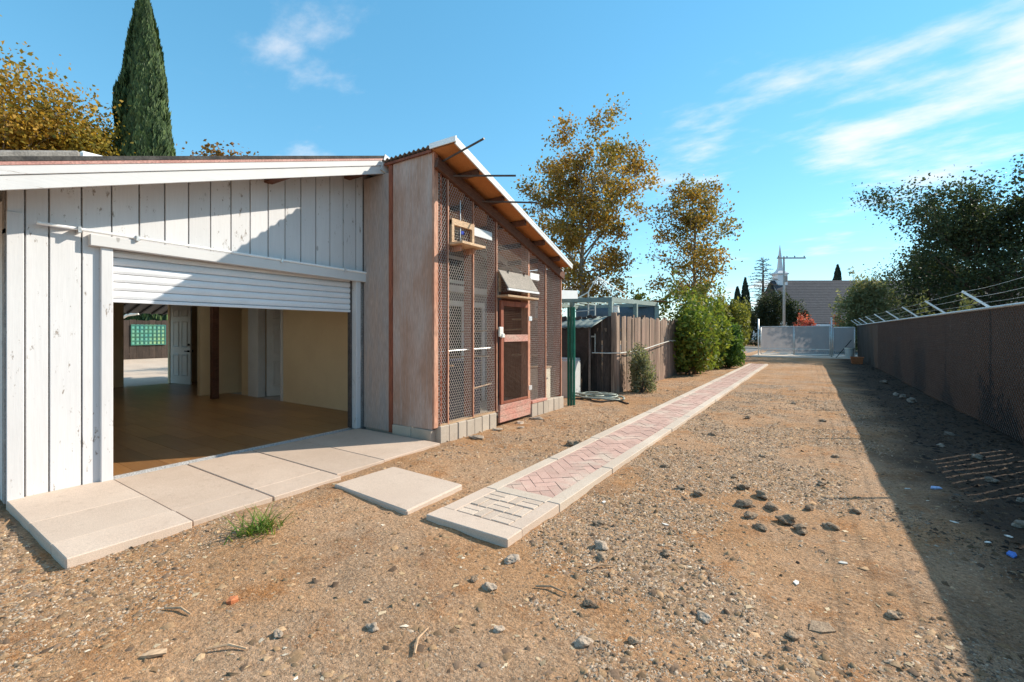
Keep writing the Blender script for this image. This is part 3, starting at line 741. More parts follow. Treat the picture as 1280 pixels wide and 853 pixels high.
# roof: orange lining, corrugated sheet, white flashing
def rquad(mb, x0, xa, xb, ya, yb, za, zb, th):
    mb.hexa([(x0, ya, za), (xa, ya, za), (xb, yb, zb), (x0, yb, zb)], [(x0, ya, za + th), (xa, ya, za + th), (xb, yb, zb + th), (x0, yb, zb + th)]); return mb
RY0, RY1 = 4.56, 8.34
edges = np.linspace(-5.32, -3.92, 4)
lin = rquad(MB(), -5.32, -3.93, -4.13, RY0 + .01, RY1 - .02, aroof(RY0 + .01), aroof(RY1 - .02), .016).build('roof_lining', M_soffit, av)
nw = 30; pts = []
for i in range(nw * 6 + 1):
    t = i / (nw * 6); z = .040 + .014 * math.sin(2 * math.pi * t * nw / 1.9)
    pts.append((t, z))
sh = MB(); npt = len(pts)
for yv in (RY0 - .03, RY1 + .02):
    fxv = -3.90 - .2 * (yv - 4.45) / 3.85
    for t, z in pts:
        sh.v.append((-5.34 + t * (fxv + 5.34), yv, aroof(yv) + z))
for yv in (RY0 - .03, RY1 + .02):
    fxv = -3.90 - .2 * (yv - 4.45) / 3.85
    for t, z in pts:
        sh.v.append((-5.34 + t * (fxv + 5.34), yv, aroof(yv) + z - .006))
for i in range(npt - 1):
    sh.f += [(i, i + 1, npt + i + 1, npt + i), (2 * npt + i, 3 * npt + i, 3 * npt + i + 1, 2 * npt + i + 1), (i, 2 * npt + i, 2 * npt + i + 1, i + 1), (npt + i, npt + i + 1, 3 * npt + i + 1, 3 * npt + i)]
sheet = sh.build('corrugated_roof', M_corr, av)
MB().beam((-3.915, RY0 - .02, aroof(RY0) + .012), (-4.115, RY1 + .02, aroof(RY1) + .012), .02, .095).build('front_flashing', M_flash, av)
part('end_flashing', M_flash, av, (-4.36, -3.89, RY0 - .052, RY0 - .034, aroof(RY0) - .005, aroof(RY0) + .066))
MB().beam((-5.32, RY0 + .0, aroof(RY0) - .012), (-4.365, RY0 + .0, aroof(RY0) - .012), .02, .035).build('end_batten', M_redwood, av)
MB().beam((-5.346, 4.55, roof_z(4.62, -.10)), (-5.346, 8.9, roof_z(8.9, -.07)), .02, .26).build('closure_board', M_whiteY, av)
# iron rods poking out past the roof edge
for p, q in (((-4.33, 4.70, 3.85), (-3.50, 4.60, 3.95)), ((-4.33, 4.90, 3.72), (-3.50, 5.34, 3.69)), ((-4.33, 5.58, 3.52), (-3.52, 5.96, 3.46))):
    MB().tube([p, q], .014, 6).build('rod', M_iron, av)
# chicken wire: hexagonal cells of real wire, one sheet per bay
def tri_wires(name, segs, r, mat, parent):
    A = np.array([s[0] for s in segs]); B = np.array([s[1] for s in segs]); d = unit(B - A)
    ref = np.tile(np.array([[1.0, 0, 0]]), (len(A), 1))
    s1 = unit(np.cross(d, ref)); s2 = unit(np.cross(d, s1)); n = len(A); V = np.zeros((n, 6, 3))
    for j in range(3):
        t = 2 * math.pi * j / 3; o = (s1 * math.cos(t) + s2 * math.sin(t)) * r
        V[:, j] = A + o; V[:, 3 + j] = B + o
    i = np.arange(n)[:, None] * 6
    F = np.concatenate([i + np.array([[j, (j + 1) % 3, 3 + (j + 1) % 3, 3 + j]]) for j in range(3)], 0)
    return link(name, np_mesh(name, V.reshape(-1, 3), F, mat), parent)
def hexwire(y0, y1, z0, x, parent, r=.0024, cw=.044, ch=.038, seed=0):
    segs = []; rr = random.Random(seed); row = 0; z = z0
    bul = lambda yy, zz: x + .006 * math.sin(yy * 5 + seed) * math.sin(zz * 2.3 + seed)
    while True:
        yy = y0 + (cw / 2 if row % 2 else 0)
        alive = False
        while yy < y1:
            if z < aroof(yy) - .26:
                alive = True
                # a short vertical twist and two slanting wires
                p0 = (yy, z); p1 = (yy, z + ch * .36); pl = (yy - cw / 2, z + ch); pr = (yy + cw / 2, z + ch)
                for a, b in ((p0, p1), (p1, pl), (p1, pr)):
                    if b[0] < y0 or b[0] > y1: continue
                    segs.append(((bul(*a), a[0], a[1]), (bul(*b), b[0], b[1])))
            yy += cw
        if not alive: break
        z += ch; row += 1
    return tri_wires('wire_mesh', segs, r, M_wire, parent)
bays = [(4.67, 4.86), (4.86, 5.43), (5.43, 6.02), (7.09, 7.66), (7.66, 8.29)]
for k, (a, b) in enumerate(bays): hexwire(a, b, .21, AX + .003, av, seed=k)
hexwire(6.07, 7.05, 2.16, AX + .003, av, seed=9)
# footing of concrete blocks
blk = {}
y = 4.66; 
for y0, y1 in ((4.665, 6.00), (7.10, 8.36)):
    n = 7 if y0 < 5 else 6; w_ = (y1 - y0) / n
    me = MB().box(-.075, .075, -w_ / 2 + .004, w_ / 2 - .004, 0, .27).mesh('footing_block', M_block, .007)
    for i in range(n): link('block', me, av, (AX - .03 + rnd.uniform(-.006, .006), y0 + w_ * (i + .5), -.085 + rnd.uniform(-.006, .004)))
part('sill', M_redpaint, av, (AX - .06, AX + .055, 7.10, 7.66, .188, .235), bevel=.004)
part('sill', M_tan, av, (AX - .08, AX + .02, 4.70, 6.0, .187, .21))
# aviary door
dr = thing_ = None
cd = part('door', M_redwood, av, (AX + .008, AX + .05, 6.115, 6.195, .30, 2.02), bevel=.004); 
part('stile', M_redpale, cd, (AX + .008, AX + .05, 6.955, 7.035, .30, 2.00), bevel=.004)
part('rail', M_redpaint, cd, (AX + .009, AX + .054, 6.20, 6.95, 1.33, 1.45), bevel=.004)
part('rail', M_redwood, cd, (AX + .009, AX + .049, 6.20, 6.95, 1.93, 2.02), bevel=.004)
part('rail', M_redwood, cd, (AX + .009, AX + .049, 6.20, 6.95, .30, .345), bevel=.004)
for i in range(3): part('kick_board', M_redpaint, cd, (AX + .005, AX + .045 + .004 * i, 6.09, 7.05, .005 + .098 * i, .099 + .098 * i), bevel=.004)
segs = []
for y in np.arange(6.21, 6.95, .021): segs.append(((AX + .03, y, .34), (AX + .03, y, 1.335))); segs.append(((AX + .03, y, 1.445), (AX + .03, y, 1.93)))
for z in list(np.arange(.36, 1.33, .021)) + list(np.arange(1.46, 1.93, .03)): segs.append(((AX + .033, 6.19, z), (AX + .033, 6.96, z)))
tri_wires('door_mesh', segs, .0014, M_wire_dark, cd)
lt = MB(); lt.box(AX + .05, AX + .085, 6.03, 6.14, 1.42, 1.58); lt.box(AX + .05, AX + .10, 6.08, 6.16, 1.40, 1.47); lt.build('latch', M_whitepipe, cd, .01)
part('hinge', M_galv, cd, (AX + .051, AX + .058, 6.98, 7.085, 1.70, 1.78), bevel=.001); part('hinge', M_galv, cd, (AX + .051, AX + .058, 6.98, 7.085, .45, .53), bevel=.001)
# upper landing board with its framed opening
nb = part('landing_window', M_tan, av, (AX + .004, AX + .05, 4.90, 4.955, 2.80, 3.10), (AX + .004, AX + .05, 5.36, 5.415, 2.80, 3.10), (AX + .004, AX + .052, 4.90, 5.415, 3.03, 3.12), (AX - .3, AX + .05, 4.90, 5.415, 2.775, 2.81), bevel=.003)
part('landing_board', M_tan, nb, (AX - .10, AX + .26, 4.88, 5.42, 2.735, 2.772), bevel=.004)
for y in (4.97, 5.28): part('support', M_redpale, nb, (AX - .06, AX + .14, y, y + .05, 2.66, 2.733), bevel=.003)
part('white_board', M_flash, nb, (AX - .02, AX + .01, 5.46, 5.92, 2.97, 3.10), bevel=.003)
MB().tube([(AX + .02, 5.12, 2.78), (AX + .02, 5.12, 3.42)], .008, 6).build('pull_rod', M_galv, nb)
part('blue_clip', mottled('blue_plastic', (.02, .05, .35), (.03, .07, .45), 9), nb, (AX - .01, AX + .03, 5.13, 5.20, 2.93, 2.98), bevel=.004)
# lower landing board over the door with its propped flap
nb2 = part('landing_window', M_tan, av, (AX - .25, AX + .03, 6.10, 7.03, 2.46, 2.50), (AX + .003, AX + .03, 6.10, 6.15, 2.16, 2.46), (AX + .003, AX + .03, 6.98, 7.03, 2.16, 2.46), bevel=.003)
mbd = MB(); mbd.hexa([(AX + .22, 6.06, 2.20), (AX + .235, 6.06, 2.215), (AX + .235, 7.02, 2.215), (AX + .22, 7.02, 2.20)], [(AX + .025, 6.06, 2.50), (AX + .04, 6.06, 2.515), (AX + .04, 7.02, 2.515), (AX + .025, 7.02, 2.50)])
mbd.build('flap', mottled('grey_brown_flap', (.24, .21, .18), (.30, .26, .22), 5), nb2, .003)
part('flap_edge', M_flash, nb2, (AX + .215, AX + .245, 6.05, 7.03, 2.17, 2.205), bevel=.003)
part('landing_board', M_tan, nb2, (AX - .06, AX + .24, 6.04, 7.02, 2.065, 2.10), bevel=.004)
part('white_board', M_flash, nb2, (AX - .03, AX + .012, 7.10, 7.42, 2.46, 2.58), bevel=.003)
for yy in (6.3, 6.8): MB().tube([(AX + .03, yy, 2.48), (AX + .07, yy, 2.53), (AX + .06, yy, 2.46)], .01, 6).build('strap', M_black, nb2)
# inside the aviary: floor, the garage gable with sliding doors, brown board wall, shelves and perches
part('floor', M_block, av, (GX + .03, AX - .11, AY0 + .02, AY1 - .02, -.1, .05))
part('rear_wall', M_wall_grey, av, (GX - .018, GX + .012, AY0 + .015, 8.33, .0, 3.75))
part('far_end_wall', M_brownboard, av, (GX + .016, AX - .10, AY1 - .035, AY1 - .005, .05, 2.80))
sg = part('sliding_door', M_doorw, av, (GX + .013, GX + .06, 6.26, 7.64, 2.00, 2.10), (GX + .013, GX + .06, 6.26, 6.34, .06, 2.0), (GX + .013, GX + .06, 6.91, 7.01, .06, 2.0), (GX + .013, GX + .06, 7.56, 7.64, .06, 2.0), bevel=.004)
for a, b in ((6.34, 6.91), (7.01, 7.56)): part('pane', M_glass, sg, (GX + .02, GX + .03, a, b, .06, 2.0))
wn = part('window', M_doorw, av, (GX + .013, GX + .06, 6.30, 7.05, 2.44, 2.50), (GX + .013, GX + .06, 6.30, 7.05, 2.90, 2.96), (GX + .013, GX + .06, 6.30, 6.36, 2.50, 2.90), (GX + .013, GX + .06, 6.99, 7.05, 2.50, 2.90), bevel=.003)
part('pane', M_glass, wn, (GX + .02, GX + .03, 6.36, 6.99, 2.50, 2.90))
part('white_beam', M_doorw, av, (GX + .06, GX + .16, 6.3, 8.0, 2.26, 2.38), bevel=.004)
part('shelf', M_tan, av, (GX + .5, AX - .3, 8.0, 8.3, 1.0, 1.03), bevel=.003); part('shelf', M_tan, av, (GX + .5, AX - .3, 8.0, 8.3, 1.75, 1.78), bevel=.003)
for y, z in ((5.0, .95), (5.9, 1.05), (6.9, 1.5)): MB().tube([(GX + .05, y, z), (AX - .1, y + .1, z + .05)], .014, 6).build('perch', M_tan, av)
MB().tube([(AX - .05, 5.43, .62), (AX - .05, 6.02, .66)], .012, 6).build('perch', M_tan, av); MB().tube([(AX - .05, 4.70, 1.22), (AX - .05, 6.02, 1.24)], .009, 6).build('perch', M_galv, av)
# things inside the aviary
def crate(name, label, x0, x1, y0, y1, z0, h_, mat, lid=None):
    t = thing(name, label, 'box', ((x0 + x1) / 2, (y0 + y1) / 2, z0))
    part('body', mat, t, (x0, x1, y0, y1, z0, z0 + h_), bevel=.012)
    part('lid', lid or mat, t, (x0 - .015, x1 + .015, y0 - .015, y1 + .015, z0 + h_ + .001, z0 + h_ + .04), bevel=.008)
    part('handle', M_black, t, (x1 + .002, x1 + .012, (y0 + y1) / 2 - .06, (y0 + y1) / 2 + .06, z0 + h_ * .7, z0 + h_ * .7 + .03), bevel=.003)
    return t
crate('feed_bin', 'cream feed bin with lid standing at the far end inside the aviary', AX - .42, AX - .12, 7.72, 8.10, .05, .72, mottled('cream_plastic', (.62, .56, .43), (.66, .6, .48), 5), M_tan)
crate('storage_tub', 'blue plastic tub standing inside the aviary beside the door', AX - .75, AX - .25, 5.55, 5.95, .05, .95, mottled('blue_tub_plastic', (.035, .045, .09), (.05, .06, .12), 5))
crate('nest_box', 'brown nest box on the lower shelf inside the aviary', -5.2, -4.75, 8.03, 8.27, 1.031, .32, M_brownboard)
crate('grey_carton', 'grey carton on the upper shelf inside the aviary', -5.15, -4.8, 8.04, 8.26, 1.781, .3, M_plygrey)

# ------------------------------------------------------------------ clutter behind the aviary
gpst = thing('green_panel', 'narrow dark green corrugated panel standing at the far end of the aviary', 'panel', (-4.3, 8.62, 0))
for i in range(4): MB().tube([(-4.33 + .035 * i, 8.62 + .05 * (i % 2), -.08), (-4.33 + .035 * i, 8.62 + .05 * (i % 2), 2.02)], .026, 7).build('rib', M_green, gpst)
ap = thing('old_washer', 'dingy white top-loading appliance standing behind the aviary', 'appliance', (-4.95, 9.75, 0))
part('body', M_applw, ap, (-5.30, -4.72, 9.45, 10.05, -.05, .84), bevel=.02)
part('lid', M_applw, ap, (-5.29, -4.73, 9.50, 10.04, .842, .875), bevel=.012)
part('base', M_block, ap, (-5.34, -4.66, 9.40, 10.10, -.12, -.052), bevel=.008)
# house corner with white fascia behind
hs = thing('neighbour_shed', 'low pale shed with a white fascia peeking out behind the aviary', 'shed', (-8.5, 12.5, 0))
part('wall', M_wall_grey, hs, (-11.5, -6.55, 11.7, 12.2, -.1, 2.45)); 
rfp = MB(); rfp.hexa([(-12, 11.3, 2.45), (-5.95, 11.3, 2.45), (-5.95, 12.4, 2.52), (-12, 12.4, 2.52)], [(-12, 11.3, 2.60), (-5.95, 11.3, 2.60), (-5.95, 12.4, 2.67), (-12, 12.4, 2.67)])
rfp.build('roof', M_flash, hs)
part('fascia', M_flash, hs, (-12, -5.93, 11.27, 11.297, 2.42, 2.66)); MB().beam((-5.93, 11.3, 2.54), (-5.93, 12.4, 2.61), .02, .24).build('fascia', M_flash, hs)
# tarp lean-to over the fence corner
def sheet_mesh(name, fn, nu, nv, mat, th=.008):
    m = MB()
    for i in range(nu + 1):
        for j in range(nv + 1): m.v.append(fn(i / nu, j / nv))
    for i in range(nu):
        for j in range(nv): m.f.append((i * (nv + 1) + j, (i + 1) * (nv + 1) + j, (i + 1) * (nv + 1) + j + 1, i * (nv + 1) + j + 1))
    o = link(name, m.mesh(name, mat, smooth=True)); s = o.modifiers.new('thick', 'SOLIDIFY'); s.thickness = th; return o
tp = thing('tarp_shelter', 'grey-green corrugated shelter roof draped with black tarp by the picket fence', 'shelter', (-5.6, 10.3, 0))
def child(o, root): 
    o.parent = root; o.location = -root.location; return o
child(sheet_mesh('roof_sheet', lambda u, v: (-4.40 - 2.4 * u, 9.95 + 1.0 * v + .35 * u, 1.60 + .28 * v - .02 * u + .012 * math.sin(u * 75)), 66, 3, M_tarp), tp)
child(sheet_mesh('tarp', lambda u, v: (-4.44 - 2.3 * u, 10.0 + .33 * u + .05 * math.sin(u * 19) * v + .10 * v, 1.62 - v * (1.62 + .02) * (0.35 + .65 * min(1, abs(u - .04) * 5))), 40, 14, M_tarpblack), tp)
for p in ((-4.48, 10.02), (-6.6, 10.3)): MB().tube([(p[0], p[1], -.1), (p[0], p[1], 1.6)], .022, 7).build('pole', M_iron, tp)
# picket fence, two runs
pfv = []
for k in range(6):
    h_ = 2.0 + .014 * (k - 2); m = MB(); e = .03
    sk = rnd.uniform(-.012, .012)
    m.add([(-.066, -.009, 0), (.066, -.009, 0), (.066 + sk, -.009, h_ - e), (.04 + sk, -.009, h_), (-.04 + sk, -.009, h_ + rnd.uniform(-.03, .0)), (-.066 + sk, -.009, h_ - e)] +
          [(-.066, .009, 0), (.066, .009, 0), (.066 + sk, .009, h_ - e), (.04 + sk, .009, h_), (-.04 + sk, .009, h_ - .01), (-.066 + sk, .009, h_ - e)],
          [(5, 4, 3, 2, 1, 0), (6, 7, 8, 9, 10, 11)] + [(i, (i + 1) % 6, 6 + (i + 1) % 6, 6 + i) for i in range(6)])
    pfv.append(m.mesh('picket', M_picket))
pfd = []
M_pdark = mottled('shade_toned_picket', (.055, .04, .034), (.12, .085, .07), 9, .9, .4, .004, (1, 1, .12), .3)  # shade on the return run put into the picket colour
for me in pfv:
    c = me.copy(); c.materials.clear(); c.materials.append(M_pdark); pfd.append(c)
def picket_run(name, label, a, b, seed, skip=(), dark=False):
    a = Vector(a); b = Vector(b); d = (b - a); L = d.length; d.normalize(); ang = math.atan2(d.y, d.x)
    t = thing(name, label, 'fence', ((a + b) / 2).to_tuple()); rr = random.Random(seed); n = int(L / .135)
    for i in range(n):
        if i in skip: continue
        p = a + d * (.135 * (i + .5)); o = link('picket', rr.choice(pfd if dark else pfv), t, (p.x + rr.uniform(-.008, .008), p.y + rr.uniform(-.008, .008), -.1 + rr.uniform(-.03, .02)))
        o.rotation_euler = (rr.gauss(0, .006), rr.gauss(0, .0045), ang + rr.gauss(0, .03))
    nrm = Vector((-d.y, d.x, 0))
    for z in (.4, 1.55): MB().beam(a + nrm * .03 + Vector((0, 0, z)), b + nrm * .03 + Vector((0, 0, z)), .04, .09).build('rail', M_picket, t)
    k = 0.0
    while k <= L: p = a + d * k + nrm * .09; part('post', M_picket, t, (p.x - .045, p.x + .045, p.y - .045, p.y + .045, -.3, 1.98)); k += 2.4
    return t
picket_run('picket_fence', 'weathered brown picket fence running along the brick path', (-4.12, 10.88, 0), (-4.25, 27.5, 0), 3)
pf2 = picket_run('picket_fence', 'dark shaded picket fence return with a white cross of slats, behind the tarp', (-6.4, 10.70, 0), (-4.13, 10.93, 0), 5, dark=True)
part('corner_post', M_picket, pf2, (-4.20, -4.135, 10.84, 10.92, -.2, 1.97), bevel=.006)
part('white_slat', M_whitepipe, pf2, (-4.86, -4.83, 10.80, 10.82, 1.05, 1.55), (-4.95, -4.70, 10.80, 10.818, 1.36, 1.40), (-4.98, -4.955, 10.79, 10.812, .95, 1.38), (-4.695, -4.67, 10.81, 10.83, .95, 1.45))
# white cord strung along the fence, hoses on the ground
cordp = [(-4.9, 10.1, 1.0), (-4.6, 10.45, .98), (-4.3, 10.7, .97), (-4.05, 10.9, .97), (-4.02, 11.6, .98), (-3.98, 12.8, 1.03), (-3.99, 14.2, 1.13), (-4.05, 15.6, 1.2), (-4.08, 16.6, 1.18)]
m = MB(); m.tube(cordp, .016, 6)
tag(m.build('rope', M_whitepipe), 'white rope strung waist high along the picket fence', 'rope')
m = MB(); pts = []
for i in range(190):
    t = i / 189; a = t * 2 * math.pi * 5.2
    rr_ = .42 + .13 * math.sin(a * .37 + 1) - .1 * t
    x, y = -4.22 + rr_ * 1.25 * math.cos(a) + .12 * math.sin(a * .21), 9.75 + rr_ * .75 * math.sin(a)
    pts.append((x, y, float(gz(x, y)) + .03 + .09 * t + .02 * math.sin(a * 1.7)))
m.tube(pts, .021, 6); tag(m.build('garden_hose', M_hose, smooth=True), 'grey-green garden hose coiled in a heap on the dirt by the fence corner', 'hose')
m = MB(); pts = [(-4.5 + .1 * i, 9.30 + .16 * math.sin(i * .9) + .02 * i, float(gz(-4.5 + .1 * i, 9.3)) + .02) for i in range(13)]
m.tube(pts, .016, 6); tag(m.build('loose_hose', M_black, smooth=True), 'thin black hose end lying loose in front of the coiled hose', 'hose')
# pergola and its clutter behind the fence
pg = thing('pergola', 'sage green steel pergola with dark shade cloth behind the picket fence', 'pergola', (-6.3, 14.5, 0))
P4 = [(-7.6, 12.4), (-5.2, 13.2), (-4.7, 16.3), (-8.0, 16.8)]
for x, y in P4 + [(-6.3, 12.8), (-4.9, 14.6)]: part('post', M_sage, pg, (x - .06, x + .06, y - .06, y + .06, -.1, 2.42))
for a, b in zip(P4, P4[1:] + P4[:1]): MB().beam((*a, 2.48), (*b, 2.48), .08, .14).build('beam', M_sage, pg)
for i in range(6):
    t = (i + .5) / 6; a = Vector((*P4[0], 2.56)).lerp(Vector((*P4[1], 2.56)), t); b = Vector((*P4[3], 2.56)).lerp(Vector((*P4[2], 2.56)), t); MB().beam(a, b, .05, .05).build('rafter', M_sage, pg)
child(sheet_mesh('shade_cloth', lambda u, v: (-8.0 + 3.25 * u, 16.6 - .25 * u - .06 * math.sin(u * 14), 2.42 - 1.25 * v), 20, 4, M_shade), pg)
child(sheet_mesh('canvas_awning', lambda u, v: (-5.0 + .9 * u, 16.3 + 1.2 * v, 2.62 - .12 * u + .05 * math.sin(u * 3.1)), 8, 3, M_tan), pg)
rp = thing('clothes_frame', 'white bent pipe frame rising to a peak above the pergola', 'frame', (-5.9, 13.2, 2.5))
MB().tube([(-6.15, 12.9, 2.55), (-5.85, 13.0, 2.72), (-5.62, 13.15, 3.20), (-5.25, 13.5, 2.62)], .022, 6).build('pipe', M_whitepipe, rp)
MB().tube([(-5.62, 13.15, 3.20), (-5.05, 13.9, 2.72)], .016, 6).build('pipe', M_whitepipe, rp)
MB().tube([(-5.85, 13.0, 2.72), (-5.85, 13.0, .0)], .022, 6).build('pipe', M_whitepipe, rp)
cb = thing('chair_frame', 'white tubular frame standing behind the picket fence corner', 'frame', (-5.6, 11.6, 0))
MB().tube([(-5.75, 11.5, -.05), (-5.75, 11.5, 2.16), (-5.02, 11.6, 2.22), (-5.02, 11.6, -.05)], .022, 6).build('pipe', M_whitepipe, cb)
MB().tube([(-5.75, 11.5, 2.05), (-5.02, 11.6, 2.10)], .016, 6).build('pipe', M_whitepipe, cb)
bk = thing('white_bucket', 'small white pail upturned on top of a fence post', 'bucket', (-4.25, 11.06, 1.98))
MB().lathe((-4.21, 11.045, 1.98), [(.085, 0), (.09, .02), (.07, .17), (.062, .18)], 14).build('pail', M_whitepipe, bk); MB().lathe((-4.21, 11.045, 2.135), [(.082, 0), (.082, .02)], 14).build('rim', M_whitepipe, bk)

# ------------------------------------------------------------------ chain-link fence along the right
cf = thing('chain_link_fence', 'brown-screened chain-link fence with three strands of barbed wire', 'fence', (2.15, 18, 0))
FY0, FY1 = -2.0, 33.6; FH = 1.88
def fX(y): return 2.37 - .38 * max(0, min(1, (y - 6) / 27.6))
def wob(y, z): return .018 * math.sin(y * 1.9 + z * 1.3) + .012 * math.sin(y * 4.7 - z * 2)
# privacy screen in lengths, with a few slits torn between the weave
slits = []
rr = random.Random(5)
y = FY0; 
while y < FY1 - .01:
    y1 = min(y + 3.0, FY1); m = MB(); ny_ = 30; nz_ = 10
    for i in range(ny_ + 1):
        for j in range(nz_ + 1):
            yy = y + .0005 + (y1 - y - .001) * i / ny_; zz = -.13 + (FH + .145) * j / nz_
            m.v.append((fX(yy) + .035 + wob(yy, zz) * (1 if 0 < j < nz_ else .3), yy, zz))
    for i in range(ny_):
        for j in range(nz_):
            yy = y + (y1 - y) * i / ny_
            near = 4.2 < yy < 6.3 or 7.0 < yy < 9.0
            if near and i % 2 == 0 and 2 <= j <= 6: # open weave: narrow gap
                k = i * (nz_ + 1) + j
                p0, p1, p2, p3 = (m.v[k], m.v[k + nz_ + 1], m.v[k + nz_ + 2], m.v[k + 1])
                c = .74 + .1 * math.sin(i * 3 + y)
                q = [tuple(p0[a] + (p1[a] - p0[a]) * c for a in range(3)), tuple(p3[a] + (p2[a] - p3[a]) * c for a in range(3))]
                b = len(m.v); m.v += q; m.f.append((k, b, b + 1, k + 1))
                continue
            k = i * (nz_ + 1) + j; m.f.append((k, k + nz_ + 1, k + nz_ + 2, k + 1))
    me = bpy.data.meshes.new('screen'); me.from_pydata(m.v, [], m.f); me.materials.append(M_screen); me.shade_smooth()
    link('screen', me, cf); y = y1
# woven wire: zigzag strands that make the diamonds
pit = .10; segs = []
yy = 2.0; i = 0
while yy < 24:
    nz_ = 22
    for j in range(nz_):
        z0 = j * FH / nz_; z1 = (j + .5) * FH / nz_; z2 = (j + 1) * FH / nz_
        a, b = (yy, yy + pit / 2 * 1.06)
        if i % 2: a, b = yy + pit / 2 * 1.0, yy - pit / 2 * .06
        segs.append(((fX(a) - .005, a, z0), (fX(b) - .005, b, z1))); segs.append(((fX(b) - .005, b, z1), (fX(a) - .005, a, z2)))
    yy += pit / 2; i += 1
A = np.array([s[0] for s in segs]); 
tri_wires('chain_link', segs, .0030, mottled('vinyl_coated_wire', (.15, .105, .09), (.20, .14, .12), 5, .45, 0, var=0, spec=.4), cf)
ypts = np.linspace(FY0, FY1, 40)
MB().tube([(fX(y), y, FH) for y in ypts], .024, 8).build('top_rail', M_galv, cf, smooth=True)
posts = [y for y in (-1.2, 1.6, 4.65, 7.75, 10.55, 13.4, 16.3, 19.3, 22.4, 25.6, 28.6, 31.3, 33.55)]
for y in posts:
    p = part('post', M_galv, cf, ) if False else MB().tube([(fX(y) + .12, y, -.3), (fX(y) + .12, y, FH + .03)], .03, 8).build('post', M_galv, cf, smooth=True)
    am = MB(); am.beam((fX(y) + .12, y, FH - .03), (fX(y) - .27, y, FH + .30), .035, .02, up=(0, 1, 0)); am.build('arm', M_flash, cf)
for k in range(3):
    f = (k + 1) / 3 * .96; pts = []
    for i, y in enumerate(np.linspace(FY0, FY1, 150)):
        seg = min(range(len(posts) - 1), key=lambda q: abs((posts[q] + posts[q + 1]) / 2 - y)); t = (y - posts[seg]) / (posts[seg + 1] - posts[seg]); t = max(0, min(1, t))
        sag = .016 * 4 * t * (1 - t) * (1 + .5 * math.sin(seg * 2.3 + k))
        pts.append((fX(y) + .02 - .29 * f, y, FH + .30 * f - sag + .002 * (i % 2)))
    MB().tube(pts, .0032, 5).build('barbed_wire', M_galv, cf)

# ------------------------------------------------------------------ gate at the far end
GYY = 33.6
gt = thing('driveway_gate', 'wide chain-link driveway gate with grey privacy screen', 'gate', (-1.1, GYY, 0))
def gate_leaf(t, x0, x1, z1):
    for a, b in (((x0, .06), (x1, .06)), ((x0, z1), (x1, z1)), ((x0, .06), (x0, z1)), ((x1, .06), (x1, z1))):
        MB().tube([(a[0], GYY, a[1]), (b[0], GYY, b[1])], .028, 8).build('frame_tube', M_galv, t, smooth=True)
    n = 24; m = MB()
    for i in range(n + 1):
        for z in (.30, .9, z1 - .03): m.v.append((x0 + .03 + (x1 - x0 - .06) * i / n, GYY - .03 + .012 * math.sin(i * 1.3 + z * 3), z + (.02 * math.sin(i * 1.9) if z < .5 else 0)))
    for i in range(n):
        for j in range(2): m.f.append((i * 3 + j, i * 3 + 3 + j, i * 3 + 4 + j, i * 3 + 1 + j))
    me = m.mesh('screen', M_screen_grey, smooth=True); link('screen', me, t)
    segs = []
    for k in range(int((x1 - x0) / .10)):
        x = x0 + .03 + k * .10; segs += [((x, GYY, .06), (x + .05, GYY, .18)), ((x + .05, GYY, .18), (x, GYY, .30)), ((x, GYY, .06), (x - .05, GYY, .18)), ((x - .05, GYY, .18), (x, GYY, .30))]
    tri_wires('chain_link', segs, .006, M_galv, t)
gate_leaf(gt, -2.98, -1.17, 1.83); gate_leaf(gt, -1.13, .70, 1.83)
part('rail', M_galv, gt, (-2.98, .70, GYY - .045, GYY - .025, .40, .44))
wg = thing('walk_gate', 'narrow chain-link walk gate beside the brown-screened fence', 'gate', (1.3, GYY, 0)); gate_leaf(wg, .86, 1.90, 1.76)
for nm, x, lab in (('gate_post', -3.12, 'steel gate post against the green hedge'), ('gate_post', .78, 'steel gate post between the wide gate and the walk gate')):
    t = thing(nm, lab, 'post', (x, GYY, 0), 'gate posts')
    MB().tube([(x, GYY + .02, -.3), (x, GYY + .02, 2.32)], .045, 10).build('shaft', M_galv, t, smooth=True); MB().lathe((x, GYY + .02, 2.32), [(.055, 0), (.05, .03), (.02, .05)], 10).build('cap', M_galv, t)
MBt = MB(); MBt.tube([(.95, 32.6, -.05), (1.72, 33.3, 1.0)], .02, 6); tag(MBt.build('leaning_pole', M_black), 'thin black pole leaning against the walk gate', 'pole')
bk = thing('pale_bucket', 'pale bucket standing at the foot of the walk gate', 'bucket', (1.62, 32.9, 0))
MB().lathe((1.62, 32.9, -.07), [(.19, 0), (.23, .62), (.24, .64), (.22, .64)], 16).build('pail', M_applw, bk); MB().lathe((1.62, 32.9, .52), [(.245, 0), (.245, .05)], 16).build('rim', M_whitepipe, bk)
tc = thing('terracotta_planter', 'orange terracotta trough on the shaded ground by the screened fence', 'planter', (1.62, 27.6, 0))
M_terra = mottled('terracotta', (.42, .14, .06), (.5, .18, .08), 6)
MB().hexa([(1.45, 27.45, -.08), (1.85, 27.45, -.08), (1.85, 27.8, -.08), (1.45, 27.8, -.08)], [(1.40, 27.4, .24), (1.90, 27.4, .24), (1.90, 27.85, .24), (1.40, 27.85, .24)]).build('trough', M_terra, tc, .02)
MB().box(1.38, 1.92, 27.38, 27.87, .241, .29).build('rim', M_terra, tc, .015); part('soil', M_dirt, tc, (1.42, 1.88, 27.42, 27.83, .291, .296))

